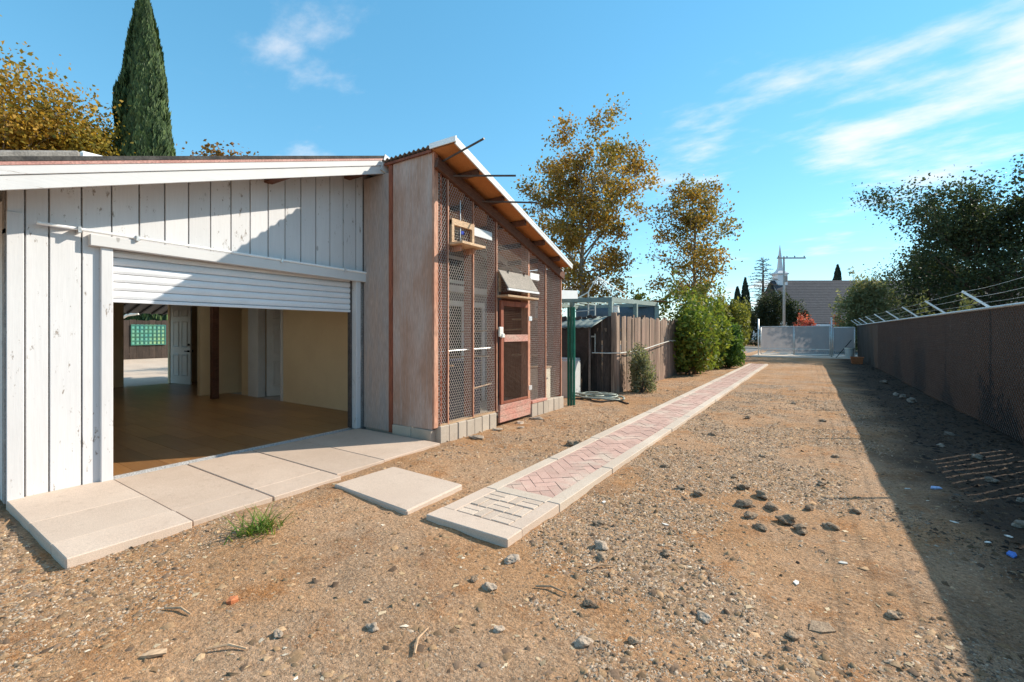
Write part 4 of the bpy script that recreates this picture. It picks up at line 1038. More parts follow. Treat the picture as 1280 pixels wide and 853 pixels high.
# ------------------------------------------------------------------ trees
def broadleaf(name, label, base, H, Rr, n_leaf, lsize, cols, wts, seed, crown0=.28, trunk_r=.16, group=None, sig=.38, limbs=22, lean=(0, 0), bark=None, prof=None, up=(.5, 1.1)):
    global rng
    rr = random.Random(seed); rng = np.random.default_rng(seed)
    t = thing(name, label, 'tree', base, group); bx_, by_, bz = base
    m = MB(); top = Vector((bx_ + lean[0], by_ + lean[1], bz + H))
    trunk = []
    for i in range(9):
        f = i / 8; p = Vector(base).lerp(top, f * .93); p.x += rr.gauss(0, .03 * H * .3 * f); p.y += rr.gauss(0, .03 * H * .3 * f); trunk.append(p)
    m.tube([p - Vector((0, 0, .1)) if i == 0 else p for i, p in enumerate(trunk)], [trunk_r * (1.25 if i == 0 else 1) * (1 - .88 * i / 8) + .012 for i in range(9)], 8)
    pts = []
    prof = prof or (lambda f: math.sin(math.pi * min(1, (f * .80 + .14))) ** .7)
    for k in range(limbs):
        f = crown0 + (.93 - crown0) * ((k + rr.random()) / limbs)
        i = min(7, int(f * 8)); p = trunk[i].lerp(trunk[i + 1], f * 8 - i) if i < 8 else trunk[8]
        az = k * 2.399 + rr.uniform(-.4, .4); cf_ = (f - crown0) / (1 - crown0)
        L = Rr * prof(cf_) * rr.uniform(.65, 1.12); el = rr.uniform(*up) * (.6 + .5 * cf_)
        d = Vector((math.cos(az) * math.cos(el), math.sin(az) * math.cos(el), math.sin(el)))
        L = max(L, Rr * .22) / max(.35, math.cos(el)) * .9; q = p.copy(); lp = [q.copy()]
        for s in range(5):
            d = (d + Vector((rr.gauss(0, .13), rr.gauss(0, .13), .05 + rr.gauss(0, .1)))).normalized(); q = q + d * (L / 5); lp.append(q.copy())
        r0 = trunk_r * .42 * (1 - .6 * cf_)
        m.tube(lp, [max(.012, r0 * (1 - i / 5.5)) for i in range(6)], 5)
        for s in range(2, 6):
            for b in range(rr.choice((1, 2, 2))):
                o = lp[s].lerp(lp[s - 1], rr.random()); dd = (d * .5 + Vector((rr.gauss(0, .7), rr.gauss(0, .7), rr.gauss(.15, .5)))).normalized()
                l2 = L * rr.uniform(.16, .34); e = o + dd * l2; mid = o.lerp(e, .5) + Vector((0, 0, .05 * l2))
                m.tube([o, mid, e], [max(.009, r0 * .3), .01, .006], 4, cap=False)
                wgt = (rr.random() ** 1.6 + .08) * L ** 1.3
                pts += [(e, wgt), (mid, wgt * .6), (e + dd * .12 * l2, wgt * .8)]
        pts.append((lp[-1], .8 * L ** 1.3))
    m.build('trunk', bark or M_bark, t, smooth=True)
    C = np.array([p[0][:] for p in pts]); W = np.array([p[1] for p in pts]); W = W / W.sum()
    idx = rng.choice(len(C), n_leaf, p=W)
    P = C[idx] + rng.normal(size=(n_leaf, 3)) * np.array([sig, sig, sig * .75]) * (.6 + .8 * rng.random((n_leaf, 1)))
    clump = palette(len(C), cols, wts, .10); tint = clump[idx] * .55 + palette(n_leaf, cols, wts, .15) * .45
    P[:, 2] = np.maximum(P[:, 2], bz + .3)
    me = leaf_mesh('crown', P, lsize * (.6 + .8 * rng.random(n_leaf)), M_leaf, tint, aspect=.75)
    link('crown', me, t)
    return t
AUT = [(.38, .22, .045), (.29, .16, .04), (.20, .17, .05), (.14, .135, .04), (.46, .31, .06)]
broadleaf('sycamore_tree', 'tall sycamore with thinning golden-brown leaves behind the aviary', (-11.1, 23.8, 0), 11.2, 3.9, 26000, .15, AUT, [3, 3, 3, 2, 2], 21, .22, .20, 'autumn sycamores', .30, 34)
broadleaf('sycamore_tree', 'slender sycamore with patchy yellow leaves rising from the green hedge', (-6.1, 29.0, 0), 9.4, 2.9, 11000, .15, AUT, [3, 2, 3, 3, 2], 34, .25, .14, 'autumn sycamores', .28, 26)
broadleaf('sycamore_tree', 'broad golden sycamore crown above the garage roof, farthest from the cypress', (-38.6, 5.7, 0), 14.9, 5.4, 30000, .21, [(.42, .25, .04), (.34, .20, .04), (.22, .19, .04), (.48, .32, .05)], [3, 3, 2, 2], 41, .30, .30, 'autumn sycamores', .75, 36)
broadleaf('sycamore_tree', 'smaller rounded golden-green tree between the broad sycamore and the cypress', (-36.3, 8.6, 0), 14.2, 2.9, 16000, .19, [(.38, .26, .04), (.24, .20, .04), (.17, .16, .04), (.44, .32, .05)], [3, 3, 2, 2], 44, .3, .22, 'autumn sycamores', .6, 28)
broadleaf('distant_tree', 'small rust-brown treetop just showing over the garage roof', (-42.7, 19.6, 0), 18.0, 2.6, 6000, .30, [(.30, .14, .03), (.22, .10, .03), (.18, .12, .03)], None, 47, .4, .22, 'rust-brown treetops', .55, 24)
broadleaf('distant_tree', 'small rust-brown treetop just showing over the garage roof', (-45.0, 18.1, 0), 18.0, 1.5, 3000, .28, [(.30, .14, .03), (.22, .10, .03), (.18, .12, .03)], None, 48, .4, .2, 'rust-brown treetops', .45, 16)
DARKG = [(.045, .065, .034), (.065, .088, .044), (.034, .05, .028), (.09, .11, .06)]
broadleaf('evergreen_tree', 'big dark evergreen tree spreading above the barbed wire', (9.6, 41.5, 0), 9.6, 6.6, 46000, .165, DARKG, [4, 3, 3, 1], 52, .15, .3, None, .48, 48, bark=M_bark_dark, up=(.15, .8))
broadleaf('evergreen_tree', 'dark round-headed tree between the olive bush and the big evergreen', (7.4, 48.0, 0), 7.6, 3.4, 16000, .165, DARKG, [4, 3, 3, 1], 55, .12, .2, None, .5, 26, bark=M_bark_dark, up=(.2, .9))

def cypress(name, label, base, H, Rw, n, ls, cols, seed, group=None, pw=.62):
    global rng
    rng = np.random.default_rng(seed); t = thing(name, label, 'tree', base, group); b = np.array(base, float)
    MB().tube([(b[0], b[1], b[2] - .1), (b[0], b[1], b[2] + H * .5), (b[0], b[1], b[2] + H * .93)], [Rw * .16, Rw * .09, .02], 7).build('trunk', M_bark_dark, t)
    f = rng.random(n) ** 1.15; az = rng.random(n) * 2 * np.pi
    prof = lambda f: np.where(f < .16, .72 + .28 * (f / .16), np.maximum(1 - ((f - .16) / .84), 0) ** pw)
    lob = .74 + .40 * vnoise(az * 1.9 + 40, f * H * .45) + .24 * (vnoise(az * 5, f * H * 1.3) - .5)
    rad = Rw * prof(f) * lob * (.80 + .22 * rng.random(n) ** .5)
    P = b + np.stack([rad * np.cos(az), rad * np.sin(az), .35 + f * (H - .3)], 1)
    ax = np.stack([.28 * np.cos(az), .28 * np.sin(az), np.ones(n)], 1)
    out = np.stack([np.cos(az), np.sin(az), .25 * np.ones(n)], 1)
    tint = palette(n, cols, None, .2)
    me = leaf_mesh('crown', P, ls * (.6 + .8 * rng.random(n)), M_needle, tint, unit(ax), .82, .34, unit(out), .75)
    o = link('crown', me, t)
    # shaded inner mass of twigs
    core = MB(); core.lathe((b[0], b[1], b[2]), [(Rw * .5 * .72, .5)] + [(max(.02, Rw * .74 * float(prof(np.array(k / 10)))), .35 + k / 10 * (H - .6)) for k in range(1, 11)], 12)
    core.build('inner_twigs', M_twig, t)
    return t
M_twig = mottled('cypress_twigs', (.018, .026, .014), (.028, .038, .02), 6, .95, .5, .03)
CYP = [(.085, .135, .05), (.06, .10, .04), (.11, .16, .06), (.05, .085, .038)]
cypress('cypress_tree', 'tall dense Italian cypress towering over the garage roof', (-35.3, 11.0, 0), 22.6, 2.4, 42000, .50, CYP, 61)
cypress('cypress_tree', 'shorter of two slim far cypresses beside the bare conifer', (-8.6, 66.3, 0), 7.3, .85, 2600, .4, [(.035, .06, .04), (.045, .07, .05)], 62, 'far slim cypresses')
cypress('cypress_tree', 'taller of two slim far cypresses beside the bare conifer', (-7.75, 67, 0), 8.5, .85, 2600, .4, [(.035, .06, .04), (.045, .07, .05)], 63, 'far slim cypresses')
cypress('cypress_tree', 'cypress tip showing behind the church roof ridge', (3.6, 112, 0), 14.8, 1.6, 4500, .5, [(.035, .05, .035), (.045, .06, .04)], 64)

def sparse_conifer(name, label, base, H, Rw, seed):
    global rng
    rng = np.random.default_rng(seed); rr = random.Random(seed); t = thing(name, label, 'tree', base); b = Vector(base); m = MB()
    m.tube([b - Vector((0, 0, .1)), b + Vector((0, 0, H * .5)), b + Vector((0, 0, H))], [.28, .2, .03], 7); P = []; AXS = []
    for k in range(92):
        f = .18 + .80 * k / 92; z = H * f; az = k * 2.399 + rr.uniform(-.3, .3); L = Rw * (1 - f) ** .6 * rr.uniform(.5, 1.1) + .25
        p0 = b + Vector((0, 0, z)); d = Vector((math.cos(az), math.sin(az), 0)); p1 = p0 + d * L * .55 + Vector((0, 0, .10 * L)); p2 = p0 + d * L + Vector((0, 0, .02 * L))
        m.tube([p0, p1, p2], [.045, .03, .012], 4, cap=False)
        for q in range(15):
            s = rr.uniform(.15, 1.02); w_ = p0.lerp(p2, s) + Vector((rr.gauss(0, .10), rr.gauss(0, .10), .1 * L * (1 - abs(s - .55)) + rr.gauss(0, .05))); P.append(w_[:]); AXS.append((d.x, d.y, .3))
    m.build('trunk', M_bark_dark, t, smooth=True); P = np.array(P)
    link('crown', leaf_mesh('crown', P, .26 * (.6 + .8 * rng.random(len(P))), M_needle, palette(len(P), [(.035, .045, .035), (.05, .06, .045)]), unit(np.array(AXS)), .5, .22), t)
sparse_conifer('bare_conifer', 'thin conifer with bare horizontal branches left of the church steeple', (-5.8, 68.3, 0), 11.4, 3.9, 71)

def bush(name, label, base, size, n, ls, cols, wts, seed, cat='bush', group=None, lobes=9, stems=7, aspect=.55, stemmat=None, leafmat=None, hollow=.55):
    global rng
    rng = np.random.default_rng(seed); rr = random.Random(seed); t = thing(name, label, cat, base, group); b = np.array(base, float); sx, sy, sz = size
    cs = []
    for k in range(lobes):
        a = k * 2.399; q = rr.uniform(.1, .78)
        zz = rr.uniform(.16, .84); cs.append((b + np.array([math.cos(a) * q * sx, math.sin(a) * q * sy, zz * sz]), rr.uniform(.22, .40)))
    m = MB()
    for k in range(stems):
        c = cs[k % lobes][0]; o = Vector((b[0] + rr.gauss(0, .12 * sx), b[1] + rr.gauss(0, .12 * sy), b[2] - .1)); e = Vector(c); mid = o.lerp(e, .5) + Vector((rr.gauss(0, .06), rr.gauss(0, .06), .08 * sz))
        r0 = .012 + .014 * sz; m.tube([o, mid, e], [r0, r0 * .7, r0 * .3], 5)
    m.build('stem', stemmat or M_bark_dark, t, smooth=True)
    li = rng.integers(0, lobes, n); C = np.array([c for c, _ in cs])[li]; rad = np.array([r for _, r in cs])[li]
    d = unit(rng.normal(size=(n, 3))); q = (hollow + (1.08 - hollow) * rng.random(n) ** .6)
    rough = 1 + .35 * (vnoise(d[:, 0] * 3 + li * 7, d[:, 1] * 3 + d[:, 2] * 2) - .5)
    off = d * (q * rad * rough)[:, None] * np.array([sx, sy, sz])
    P = C + off; P[:, 2] = np.where(P[:, 2] < b[2] + .04, b[2] + .04 + rng.random(n) * .3, P[:, 2])
    ns = n // 5                                    # loose shoots break the outline
    sd = rng.integers(0, max(6, n // 90), ns); nsd = max(6, n // 90)
    s0 = rng.integers(0, lobes, nsd); sdir = unit(rng.normal(size=(nsd, 3)) + np.array([0, 0, .55])); slen = rng.uniform(.35, .8, nsd)
    tt = rng.uniform(.75, 1.25, ns) + .0; cc = np.array([c for c, _ in cs]); rd_ = np.array([r for _, r in cs])
    P[:ns] = cc[s0[sd]] + sdir[sd] * (rd_[s0[sd]] * (tt + (tt - .75) * slen[sd]))[:, None] * np.array([sx, sy, sz]) + rng.normal(size=(ns, 3)) * ls * .55
    P[:, 2] = np.maximum(P[:, 2], b[2] + .04)
    lt = palette(lobes, cols, wts, .12)[li]; tint = lt * .5 + palette(n, cols, wts, .16) * .5
    me = leaf_mesh('foliage', P, ls * (.6 + .8 * rng.random(n)), leafmat or M_leaf, tint, unit(d + np.array([0, 0, .4])), .35, aspect, unit(d + np.array([0, 0, .6])), .35)
    link('foliage', me, t); return t
HG = [(.20, .26, .045), (.13, .19, .035), (.28, .30, .055), (.085, .125, .03)]
hb = 'green hedge bushes along the path'
bush('hedge_bush', 'bright green bush with yellowing lower leaves over the end of the picket fence', (-3.75, 17.3, 0), (1.0, 1.5, 2.35), 7500, .15, HG + [(.34, .20, .035)], [3, 3, 3, 2, .8], 81, group=hb, lobes=15)
bush('hedge_bush', 'tall lime-green bush in the middle of the hedge', (-3.70, 20.4, 0), (1.0, 1.9, 2.5), 7500, .16, HG, [3, 3, 4, 2], 82, group=hb, lobes=15)
bush('hedge_bush', 'low dark-leaved bush spilling toward the brick path', (-3.15, 21.8, 0), (.75, 1.3, 1.65), 6500, .14, [(.08, .15, .035), (.12, .20, .045), (.16, .24, .055)], None, 83, group=hb, lobes=13)
bush('hedge_bush', 'olive-tinged bush at the end of the hedge by the gate post', (-3.60, 26.3, 0), (.9, 2.2, 2.75), 8000, .16, [(.22, .23, .05), (.16, .18, .045), (.28, .27, .065), (.10, .12, .03)], None, 84, group=hb, lobes=15)
bush('hedge_bush', 'loose yellow-green bush filling the hedge behind the lime-green one', (-4.6, 24.3, 0), (1.0, 2.2, 3.4), 8000, .14, [(.14, .16, .04), (.19, .17, .05), (.09, .11, .03)], None, 85, group=hb, lobes=12, hollow=.3)
bush('grey_shrub', 'silvery grey-green shrub in front of the picket fence corner', (-3.72, 11.4, -.05), (.42, .55, 1.12), 3600, .075, [(.30, .31, .20), (.20, .22, .13), (.38, .37, .26), (.12, .14, .07)], None, 86, 'shrub', hollow=.15, lobes=10, aspect=.4)
bush('palm_shrub', 'bright green drooping plant under the pergola beam', (-6.9, 12.1, 0), (.7, .6, 2.3), 2200, .30, [(.12, .2, .03), (.18, .25, .05), (.07, .12, .02)], None, 87, 'plant', aspect=.16, hollow=.2)
bush('shade_bush', 'leafy green bush behind the pergola posts', (-5.8, 18.6, 0), (1.6, 1.0, 3.0), 6000, .15, [(.14, .17, .04), (.18, .16, .05), (.09, .11, .03)], None, 88, hollow=.3)
bush('olive_bush', 'pale grey-green feathery bush in front of the church roof', (2.9, 42.0, 0), (2.6, 1.8, 5.0), 12000, .24, [(.24, .26, .13), (.30, .31, .17), (.14, .16, .08), (.36, .36, .22)], None, 89, lobes=14, aspect=.35, hollow=.4)
bush('juniper_bush', 'dark juniper bush behind the utility pole', (-4.4, 57, 0), (2.6, 1.8, 5.3), 9000, .30, [(.035, .05, .028), (.05, .065, .035), (.028, .04, .022)], None, 90, lobes=12, aspect=.3)
bush('juniper_bush', 'lower dark juniper bush beside the red flowering shrub', (-1.7, 56, 0), (1.5, 1.3, 4.0), 5000, .28, [(.04, .06, .032), (.055, .075, .04), (.03, .045, .024)], None, 91, lobes=9, aspect=.3)
bush('juniper_bush', 'dark mass of juniper behind the end of the hedge', (-9.0, 60, 0), (3.4, 2, 4.6), 8000, .32, [(.045, .06, .03), (.06, .075, .035)], None, 92, lobes=12, aspect=.35)
bush('red_shrub', 'red flowering shrub behind the wide gate', (-.8, 44.5, -.05), (1.05, .8, 2.4), 5000, .15, [(.48, .10, .09), (.55, .16, .13), (.10, .12, .05)], [4, 3, 2], 93, 'shrub', group='red flowering shrubs')
bush('red_shrub', 'orange-red shrub behind the walk gate under the olive bush', (1.75, 44.8, -.05), (1.1, .8, 2.6), 3500, .15, [(.42, .14, .08), (.35, .12, .08), (.12, .12, .05)], [3, 2, 2], 94, 'shrub', group='red flowering shrubs')
bf_ = 'bushes behind the screened fence'
for k, (x, y, s, z) in enumerate(((3.6, 8.6, .9, 1.5), (3.5, 11.0, 1.1, 1.65), (3.6, 14.2, 1.0, 1.35), (3.5, 5.2, .9, 1.3))):
    bush('scrub_bush', 'dark scrub bush growing behind the screened chain-link fence', (x, y, 0), (s * .7, s, z), 3500, .12, DARKG, None, 100 + k, group=bf_, hollow=.2)
for k, (x, y, s, z) in enumerate(((3.1, 20.5, .8, 2.35), (3.0, 16.9, .7, 2.25))):
    bush('scrub_bush', 'pale twiggy bush topping out just above the screened chain-link fence', (x, y, 0), (s * .8, s, z), 2200, .11, [(.16, .17, .08), (.10, .11, .05)], None, 110 + k, group='pale bushes behind the fence', hollow=.2)

# ------------------------------------------------------------------ church, pole
ux = Vector((.832, .5548, 0)); uf = Vector((-.5548, .832, 0))       # along ridge, away from the street
ch = thing('church', 'church with a long grey shingle roof and white steeple', 'church', (5, 92, 0))
c0 = Vector((-6.2, 86.0, 0)); Lr = 44
def cp_(a, d, z): return tuple(c0 + ux * a + uf * d + Vector((0, 0, z)))
def cbox(name, mat, a0, a1, d0, d1, z0, z1, parent=ch):
    return MB().hexa([cp_(a0, d0, z0), cp_(a1, d0, z0), cp_(a1, d1, z0), cp_(a0, d1, z0)], [cp_(a0, d0, z1), cp_(a1, d0, z1), cp_(a1, d1, z1), cp_(a0, d1, z1)]).build(name, mat, parent)
ZR, ZE, DR = 9.75, 2.5, 7.5
MB().add([cp_(0.3, -DR + .6, 0), cp_(.3, DR - .6, 0), cp_(.3, DR - .6, ZE + .3), cp_(.3, 0, ZR - .4), cp_(.3, -DR + .6, ZE + .3)] + [cp_(Lr - .3, -DR + .6, 0), cp_(Lr - .3, DR - .6, 0), cp_(Lr - .3, DR - .6, ZE + .3), cp_(Lr - .3, 0, ZR - .4), cp_(Lr - .3, -DR + .6, ZE + .3)],
         [(0, 1, 2, 3, 4), (9, 8, 7, 6, 5)] + [(i, (i + 1) % 5, 5 + (i + 1) % 5, 5 + i) for i in range(5)]).build('wall', M_church, ch)
rf = MB()
for s in (-1, 1):
    rf.hexa([cp_(0, 0, ZR), cp_(Lr, 0, ZR), cp_(Lr, s * DR, ZE), cp_(0, s * DR, ZE)], [cp_(0, 0, ZR + .2), cp_(Lr, 0, ZR + .2), cp_(Lr, s * DR, ZE + .2), cp_(0, s * DR, ZE + .2)])
rfo = rf.build('roof', M_shingle, ch)
for k in range(26):       # shingle courses
    f0, f1 = k / 26, (k + 1) / 26
    MB().hexa([cp_(.02, -DR * f0, ZR + .2 - (ZR - ZE) * f0), cp_(Lr - .02, -DR * f0, ZR + .2 - (ZR - ZE) * f0), cp_(Lr - .02, -DR * f1, ZR + .2 - (ZR - ZE) * f1), cp_(.02, -DR * f1, ZR + .2 - (ZR - ZE) * f1)],
              [cp_(.02, -DR * f0, ZR + .215 - (ZR - ZE) * f0), cp_(Lr - .02, -DR * f0, ZR + .215 - (ZR - ZE) * f0), cp_(Lr - .02, -DR * f1, ZR + .245 - (ZR - ZE) * f1), cp_(.02, -DR * f1, ZR + .245 - (ZR - ZE) * f1)]).build('shingle_course', M_shingle, rfo)
cbox('eave_board', M_church, .0, Lr, -DR - .04, -DR + .02, ZE - .12, ZE + .12)
# dark gable triangle beside the roof end
MB().add([cp_(-.3, -1.9, ZR - 3.4), cp_(-.3, 0, ZR - .2), cp_(-.3, 1.9, ZR - 3.4), cp_(.28, -1.9, ZR - 3.4), cp_(.28, 0, ZR - .2), cp_(.28, 1.9, ZR - 3.4)], [(0, 1, 2), (5, 4, 3), (0, 3, 4, 1), (1, 4, 5, 2), (2, 5, 3, 0)]).build('gable_triangle', M_felt, ch)
st = cbox('steeple', M_church, .65, 2.25, -.9, .7, ZR - 1.8, ZR + 1.15)
pyr = MB(); cx_, cd_ = 1.45, -.1
for (z, h2) in ((ZR + 1.1, .95), (ZR + 1.3, .95), (ZR + 1.75, .50), (ZR + 2.2, .30), (ZR + 4.4, .16), (ZR + 6.0, .02)):
    pyr.v += [cp_(cx_ - h2, cd_ - h2, z), cp_(cx_ + h2, cd_ - h2, z), cp_(cx_ + h2, cd_ + h2, z), cp_(cx_ - h2, cd_ + h2, z)]
for i in range(5): pyr.f += [(4 * i + j, 4 * i + (j + 1) % 4, 4 * i + 4 + (j + 1) % 4, 4 * i + 4 + j) for j in range(4)]
pyr.f.append((20, 21, 22, 23)); pyr.build('spire', M_church, st)
up_ = thing('utility_pole', 'weathered utility pole with a single crossarm in front of the church', 'utility pole', (-2.63, 52.3, 0))
MB().tube([(-2.63, 52.3, -.3), (-2.63, 52.3, 8.95)], [.13, .09], 10).build('shaft', M_pole, up_, smooth=True)
MB().beam((-3.2, 51.9, 8.78), (-.85, 53.4, 8.78), .12, .13).build('crossarm', M_pole, up_)
for k, t in enumerate((.05, .35, .62, .95)): p = Vector((-3.2, 51.9, 8.84)).lerp(Vector((-.85, 53.4, 8.84)), t); MB().lathe(p, [(.03, 0), (.06, .06), (.05, .14), (.02, .18)], 8).build('insulator', M_iron, up_)
MB().lathe((-2.45, 52.15, 6.4), [(.14, 0), (.15, .05), (.15, .55), (.1, .62)], 10).build('transformer', M_pole, up_)

# ------------------------------------------------------------------ stones, clods and litter on the dirt
def on_paving(x, y, mrg=.0):
    return ((x > -5.9 - mrg) & (x < -4.05 + mrg) & (y > .84 - mrg) & (y < 4.55 + mrg)) | ((x > PX0 - mrg) & (x < PX1 + mrg) & (y > PY0 - mrg) & (y < PY1)) | \
           ((x > -3.92 - mrg) & (x < -2.82 + mrg) & (y > 2.64 - mrg) & (y < 3.46 + mrg)) | ((x < AX + .09) & (y > .8)) | (x < GX - .05)
def pebbles(name, n, smin, smax, cols, wts, seed, dens, yr, xr=(-6.6, 2.2), flat=.55):
    global rng
    rng = np.random.default_rng(seed); k = n * 6
    # denser toward the camera so each stone keeps its size in view
    y = yr[0] + (yr[1] - yr[0]) * rng.random(k) ** 1.7; x = xr[0] + (xr[1] - xr[0]) * rng.random(k)
    keep = (~on_paving(x, y, .01)) & (rng.random(k) < dens(x, y)); x = x[keep][:n]; y = y[keep][:n]; n = len(x)
    s = smin * (smax / smin) ** (rng.random(n) ** 2.2); z = gz(x, y) + s * .10
    octa = np.array([(1, 0, -.5), (0, 1, -.5), (-1, 0, -.5), (0, -1, -.5), (.25, .1, .9)], float)
    rot = rng.random(n) * 2 * np.pi; V = octa[None] * (1 + .45 * rng.normal(size=(n, 5, 1)) * .6)
    V = V + rng.normal(size=(n, 5, 3)) * .2; V[:, :, 2] *= flat; V[:, :, 0] *= (1 + .8 * rng.random((n, 1)))
    c, s_n = np.cos(rot)[:, None], np.sin(rot)[:, None]; X = V[:, :, 0] * c - V[:, :, 1] * s_n; Y = V[:, :, 0] * s_n + V[:, :, 1] * c
    V = np.stack([X, Y, V[:, :, 2]], 2) * (s / 2)[:, None, None] + np.stack([x, y, z], 1)[:, None, :]
    f8 = np.array([(0, 1, 4), (1, 2, 4), (2, 3, 4), (3, 0, 4)])
    F = (np.arange(n)[:, None, None] * 5 + f8[None]).reshape(-1, 3)
    o = link(name, np_mesh(name, V.reshape(-1, 3), F, M_stone, np.repeat(palette(n, cols, wts, .25) * (1 - .72 * np.clip((x - .5 + .8 * (fbm(x * 1.3, y * 1.3, 3) - .5)) / .7, 0, 1))[:, None], 5, 0)))  # stones on the fence side tinted dark to deepen its shadow
    return stuff(o)
patch = lambda x, y: np.clip((fbm(x * .9 + 9, y * .9 + 4, 4, .6) - .45) * 9, .03, 1) * (.25 + 1.0 * np.exp(-((x + .75) / 1.25) ** 2))
STN = [(.42, .32, .23), (.31, .235, .17), (.18, .135, .10), (.52, .42, .32), (.38, .25, .15)]
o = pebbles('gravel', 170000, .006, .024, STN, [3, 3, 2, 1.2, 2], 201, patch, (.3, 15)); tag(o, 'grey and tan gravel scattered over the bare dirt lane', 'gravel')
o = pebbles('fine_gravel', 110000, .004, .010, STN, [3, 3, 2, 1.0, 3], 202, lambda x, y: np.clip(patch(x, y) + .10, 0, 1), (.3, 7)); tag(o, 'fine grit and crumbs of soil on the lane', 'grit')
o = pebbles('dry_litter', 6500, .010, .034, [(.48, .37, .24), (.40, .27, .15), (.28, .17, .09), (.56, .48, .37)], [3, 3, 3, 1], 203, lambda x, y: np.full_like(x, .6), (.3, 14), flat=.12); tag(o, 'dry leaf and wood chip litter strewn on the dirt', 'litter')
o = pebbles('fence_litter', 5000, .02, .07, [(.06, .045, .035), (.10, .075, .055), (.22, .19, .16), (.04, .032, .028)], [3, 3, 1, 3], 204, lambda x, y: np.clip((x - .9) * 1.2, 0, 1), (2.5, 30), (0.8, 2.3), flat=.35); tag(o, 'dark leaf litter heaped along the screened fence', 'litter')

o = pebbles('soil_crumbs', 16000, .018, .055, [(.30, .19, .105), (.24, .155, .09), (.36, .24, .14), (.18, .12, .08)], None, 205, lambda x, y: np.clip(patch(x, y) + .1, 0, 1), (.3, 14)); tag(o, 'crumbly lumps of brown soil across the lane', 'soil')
def clod_mesh(seed, mat):
    rr = random.Random(seed); bm = bmesh.new(); bmesh.ops.create_icosphere(bm, subdivisions=3, radius=.5)
    ph = [rr.uniform(0, 6) for _ in range(6)]
    for v in bm.verts:
        p = v.co; k = 1 + .22 * math.sin(p.x * 5 + ph[0]) * math.cos(p.y * 6 + ph[1]) + .16 * math.sin(p.z * 9 + p.x * 7 + ph[2]) + rr.gauss(0, .055)
        v.co = Vector((p.x * k * 1.2, p.y * k * .85, max(p.z * k * .62, -.16)))
    me = bpy.data.meshes.new('clod'); bm.to_mesh(me); bm.free(); me.materials.append(mat); return me
clods = [clod_mesh(k, M_clod) for k in range(6)]
M_rock = mottled('pale_rock', (.36, .28, .21), (.44, .35, .27), 25, .9, .5, .006, var=.2, fine=110); rocks = [clod_mesh(20 + k, M_rock) for k in range(4)]
M_frock = mottled('dark_rock', (.17, .145, .12), (.26, .22, .18), 25, .9, .5, .006, var=.3, fine=110); frocks = [clod_mesh(30 + k, M_frock) for k in range(4)]  # darker rock tone for the stones at the fence foot
# (x, y, size) read off the lane
CL = [(-.60, 4.97, .12), (-.42, 4.83, .15), (-.52, 4.50, .16), (-.32, 4.55, .12), (-.20, 4.30, .16), (-.10, 4.18, .13), (-.45, 4.22, .12), (-.36, 4.02, .10), (-.92, 4.55, .12), (-1.10, 4.62, .09),
      (-.05, 4.75, .10), (.10, 4.40, .11), (-.72, 5.35, .09), (-1.42, 5.25, .10), (-1.20, 2.90, .09), (-1.46, 3.45, .10), (-.86, 3.20, .08), (-1.05, 2.35, .07), (.28, 4.9, .09), (.05, 5.6, .10), (-.55, 6.4, .09), (.2, 6.9, .10), (-1.3, 7.3, .11), (-1.0, 9.0, .12), (.1, 9.4, .11), (-.4, 11.5, .13), (.35, 3.2, .08), (-.1, 2.7, .07), (-.75, 2.2, .06), (-1.75, 2.2, .06), (-2.1, 1.7, .05)]
for i, (x, y, s) in enumerate(CL):
    o = link('dirt_clod', clods[i % 6], None, (x, y, float(gz(x, y)) + s * .12)); s *= .8; o.scale = (s, s, s); o.rotation_euler = (0, 0, i * 1.7)
    tag(o, 'dark dried clod of dirt lying on the open lane', 'clod', 'dirt clods on the lane')
for i, (x, y, s) in enumerate([(-1.62, 2.18, .07), (-1.27, 3.05, .10), (-1.70, 2.55, .09), (-.95, 2.05, .07), (-1.9, 1.55, .06), (-.5, 2.6, .07), (-1.35, 1.9, .05), (-.2, 2.15, .06), (-2.25, 1.25, .05)]):
    o = link('pale_rock', rocks[i % 4], None, (x, y, float(gz(x, y)) + s * .12)); o.scale = (s, s, s); o.rotation_euler = (0, 0, i * 2.3)
    tag(o, 'pale angular rock lying in the gravel of the lane', 'rock', 'pale rocks in the gravel')
for i, (x, y, s) in enumerate([(1.35, 5.2, .16), (1.5, 6.6, .14), (1.62, 7.7, .15), (1.4, 8.3, .12), (1.66, 9.3, .16), (1.3, 4.4, .14), (1.75, 13.2, .3), (1.7, 14.0, .26), (1.62, 14.4, .22), (1.7, 17.5, .3), (1.55, 6.0, .10)]):
    o = link('fence_rock', frocks[i % 4], None, (x, y, float(gz(x, y)) + s * .12)); s *= .62; o.scale = (s, s, s * 1.1); o.rotation_euler = (0, 0, i * 2.9)
    tag(o, 'grimy rock lying in the shade at the foot of the screened fence', 'rock', 'rocks at the fence foot')  # rocks in the darker rock tone
o = link('dark_chunk', clods[2], None, (-2.72, 5.55, float(gz(-2.72, 5.55)) + .03)); o.scale = (.16, .12, .16); tag(o, 'single dark chunk of wood beside the path edge opposite the aviary', 'chunk')
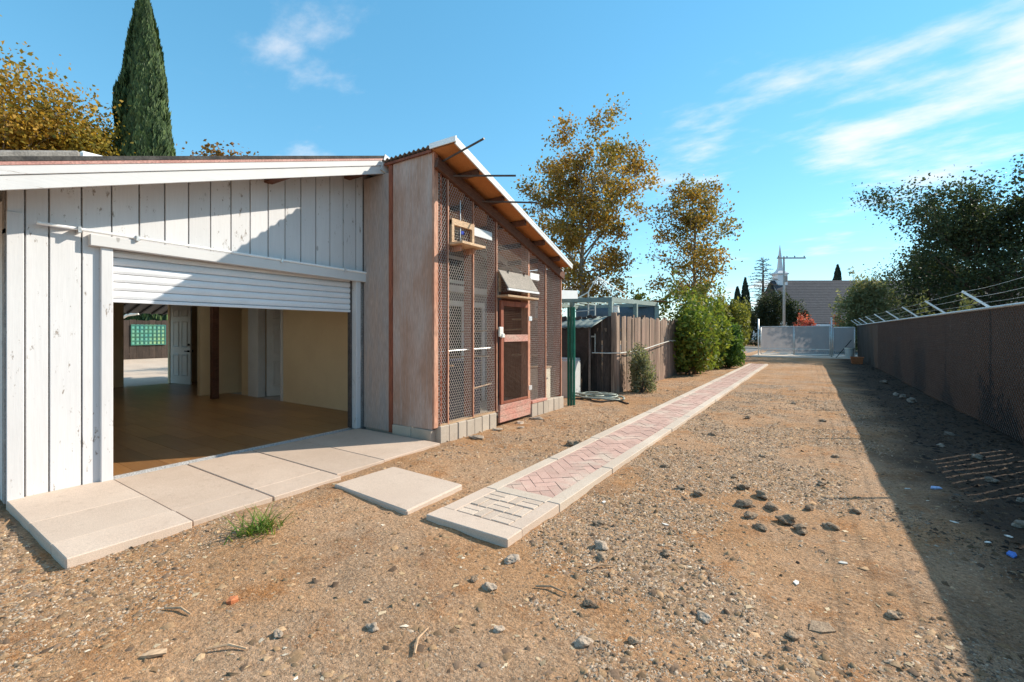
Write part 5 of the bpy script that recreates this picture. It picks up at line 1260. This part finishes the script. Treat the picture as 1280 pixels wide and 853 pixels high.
# rubble by the aviary foot
for i, (x, y, s) in enumerate([(-4.05, 5.15, .14), (-4.12, 5.75, .11), (-4.15, 6.45, .13), (-4.08, 6.9, .15), (-3.9, 6.1, .08)]):
    o = link('mortar_lump', rocks[(i + 1) % 4], None, (x, y, float(gz(x, y)) + s * .1)); o.scale = (s * 1.3, s, s * .6); o.rotation_euler = (0, 0, i * 1.1)
    tag(o, 'whitish lump of mortar on the dirt at the foot of the aviary', 'rubble', 'mortar lumps by the aviary')
def chip(name, label, cat, x, y, L, W, H_, ang, mat):
    m = MB(); m.add([(-L / 2, -W * .3, 0), (-L * .1, -W / 2, 0), (L / 2, -W * .2, 0), (L * .42, W * .4, 0), (-L * .2, W / 2, 0), (-L / 2, -W * .3, H_), (-L * .1, -W / 2, H_ * 1.3), (L / 2, -W * .2, H_ * .6), (L * .42, W * .4, H_), (-L * .2, W / 2, H_ * 1.2)],
                    [(4, 3, 2, 1, 0), (5, 6, 7, 8, 9)] + [(i, (i + 1) % 5, 5 + (i + 1) % 5, 5 + i) for i in range(5)])
    o = m.build(name, mat); o.location = (x, y, float(gz(x, y)) + .003); o.rotation_euler = (R(4), R(-3), ang); return tag(o, label, cat)
chip('wood_chip', 'flat tan splinter of wood lying on the dirt near the apron', 'wood chip', -2.60, .85, .11, .04, .012, .75, M_tan)
chip('brick_shard', 'small reddish shard of brick on the dirt below the grass tuft', 'brick shard', -2.76, 1.27, .06, .05, .018, 1.1, M_terra)
chip('flat_stone', 'flat brownish flagstone shard on the lane by the fence shadow', 'stone', .02, 2.86, .13, .09, .012, .4, M_clod)
chip('blue_scrap', 'bright blue plastic scrap in the fence shadow', 'litter', 1.13, 4.55, .10, .05, .01, 1.2, mottled('blue_scrap_plastic', (.10, .25, .75), (.14, .3, .8), 9))
chip('blue_wrapper', 'pale blue wrapper on the shaded ground near the fence', 'litter', .98, 6.05, .10, .06, .01, .3, mottled('pale_blue_plastic', (.3, .45, .7), (.4, .5, .75), 9))
M_scrap = mottled('dirty_paper', (.62, .58, .52), (.7, .67, .62), 20)
for i, (x, y) in enumerate(((.15, 3.75), (-.1, 3.3), (.92, 5.0), (1.05, 4.72), (1.2, 4.9), (.75, 5.9), (-1.6, 3.9), (-1.0, 3.7))):
    chip('paper_scrap', 'small white scrap of litter on the lane', 'litter', x, y, .055, .03, .004, i * 1.3, M_scrap)['group'] = 'white litter scraps'
for i, (x, y, a) in enumerate(((-1.15, 2.75, .9), (-1.3, 2.35, .2), (-2.35, 1.05, .6), (-1.6, 1.6, 2.0), (-2.9, 1.05, .3))):
    m = MB(); m.tube([(-.09, 0, .008), (0, .02, .015), (.1, .0, .008)], [.006, .007, .004], 5); o = m.build('dry_twig', M_tan); o.location = (x, y, float(gz(x, y)) + .004); o.rotation_euler = (0, 0, a)
    tag(o, 'short dry straw-coloured twig on the gravel', 'twig', 'dry twigs')
# grass tuft
rng = np.random.default_rng(301)
gt_ = thing('grass_tuft', 'small green tuft of grass on the dirt beside the apron', 'grass', (-3.54, 1.83, float(gz(-3.54, 1.83))))
V = []; F = []; T = []
for i in range(150):
    az = rng.random() * 2 * math.pi; L = .12 + .20 * rng.random(); lean = .65 + .75 * rng.random(); w_ = .0045 + .003 * rng.random()
    o = np.array([-3.54 + rng.normal() * .05, 1.83 + rng.normal() * .085, float(gz(-3.54, 1.83)) - .01]); d = np.array([math.cos(az), math.sin(az), 0]); s = np.array([-d[1], d[0], 0]) * w_
    c = palette(1, [(.12, .22, .03), (.18, .28, .05), (.25, .28, .08), (.09, .17, .025)])[0]; k = len(V)
    pts_ = [o + d * L * math.sin(lean) * t ** 1.4 + np.array([0, 0, L * math.cos(lean * .8) * (t - .28 * t * t)]) for t in (0, .35, .7, 1.0)]
    for j, p in enumerate(pts_): q = s * (1 - j / 3.2); V += [p - q, p + q]; T += [c, c]
    for j in range(3): F.append((k + 2 * j, k + 2 * j + 1, k + 2 * j + 3, k + 2 * j + 2))
link('blades', np_mesh('blades', np.array(V), np.array(F), M_leaf, np.array(T)), gt_)
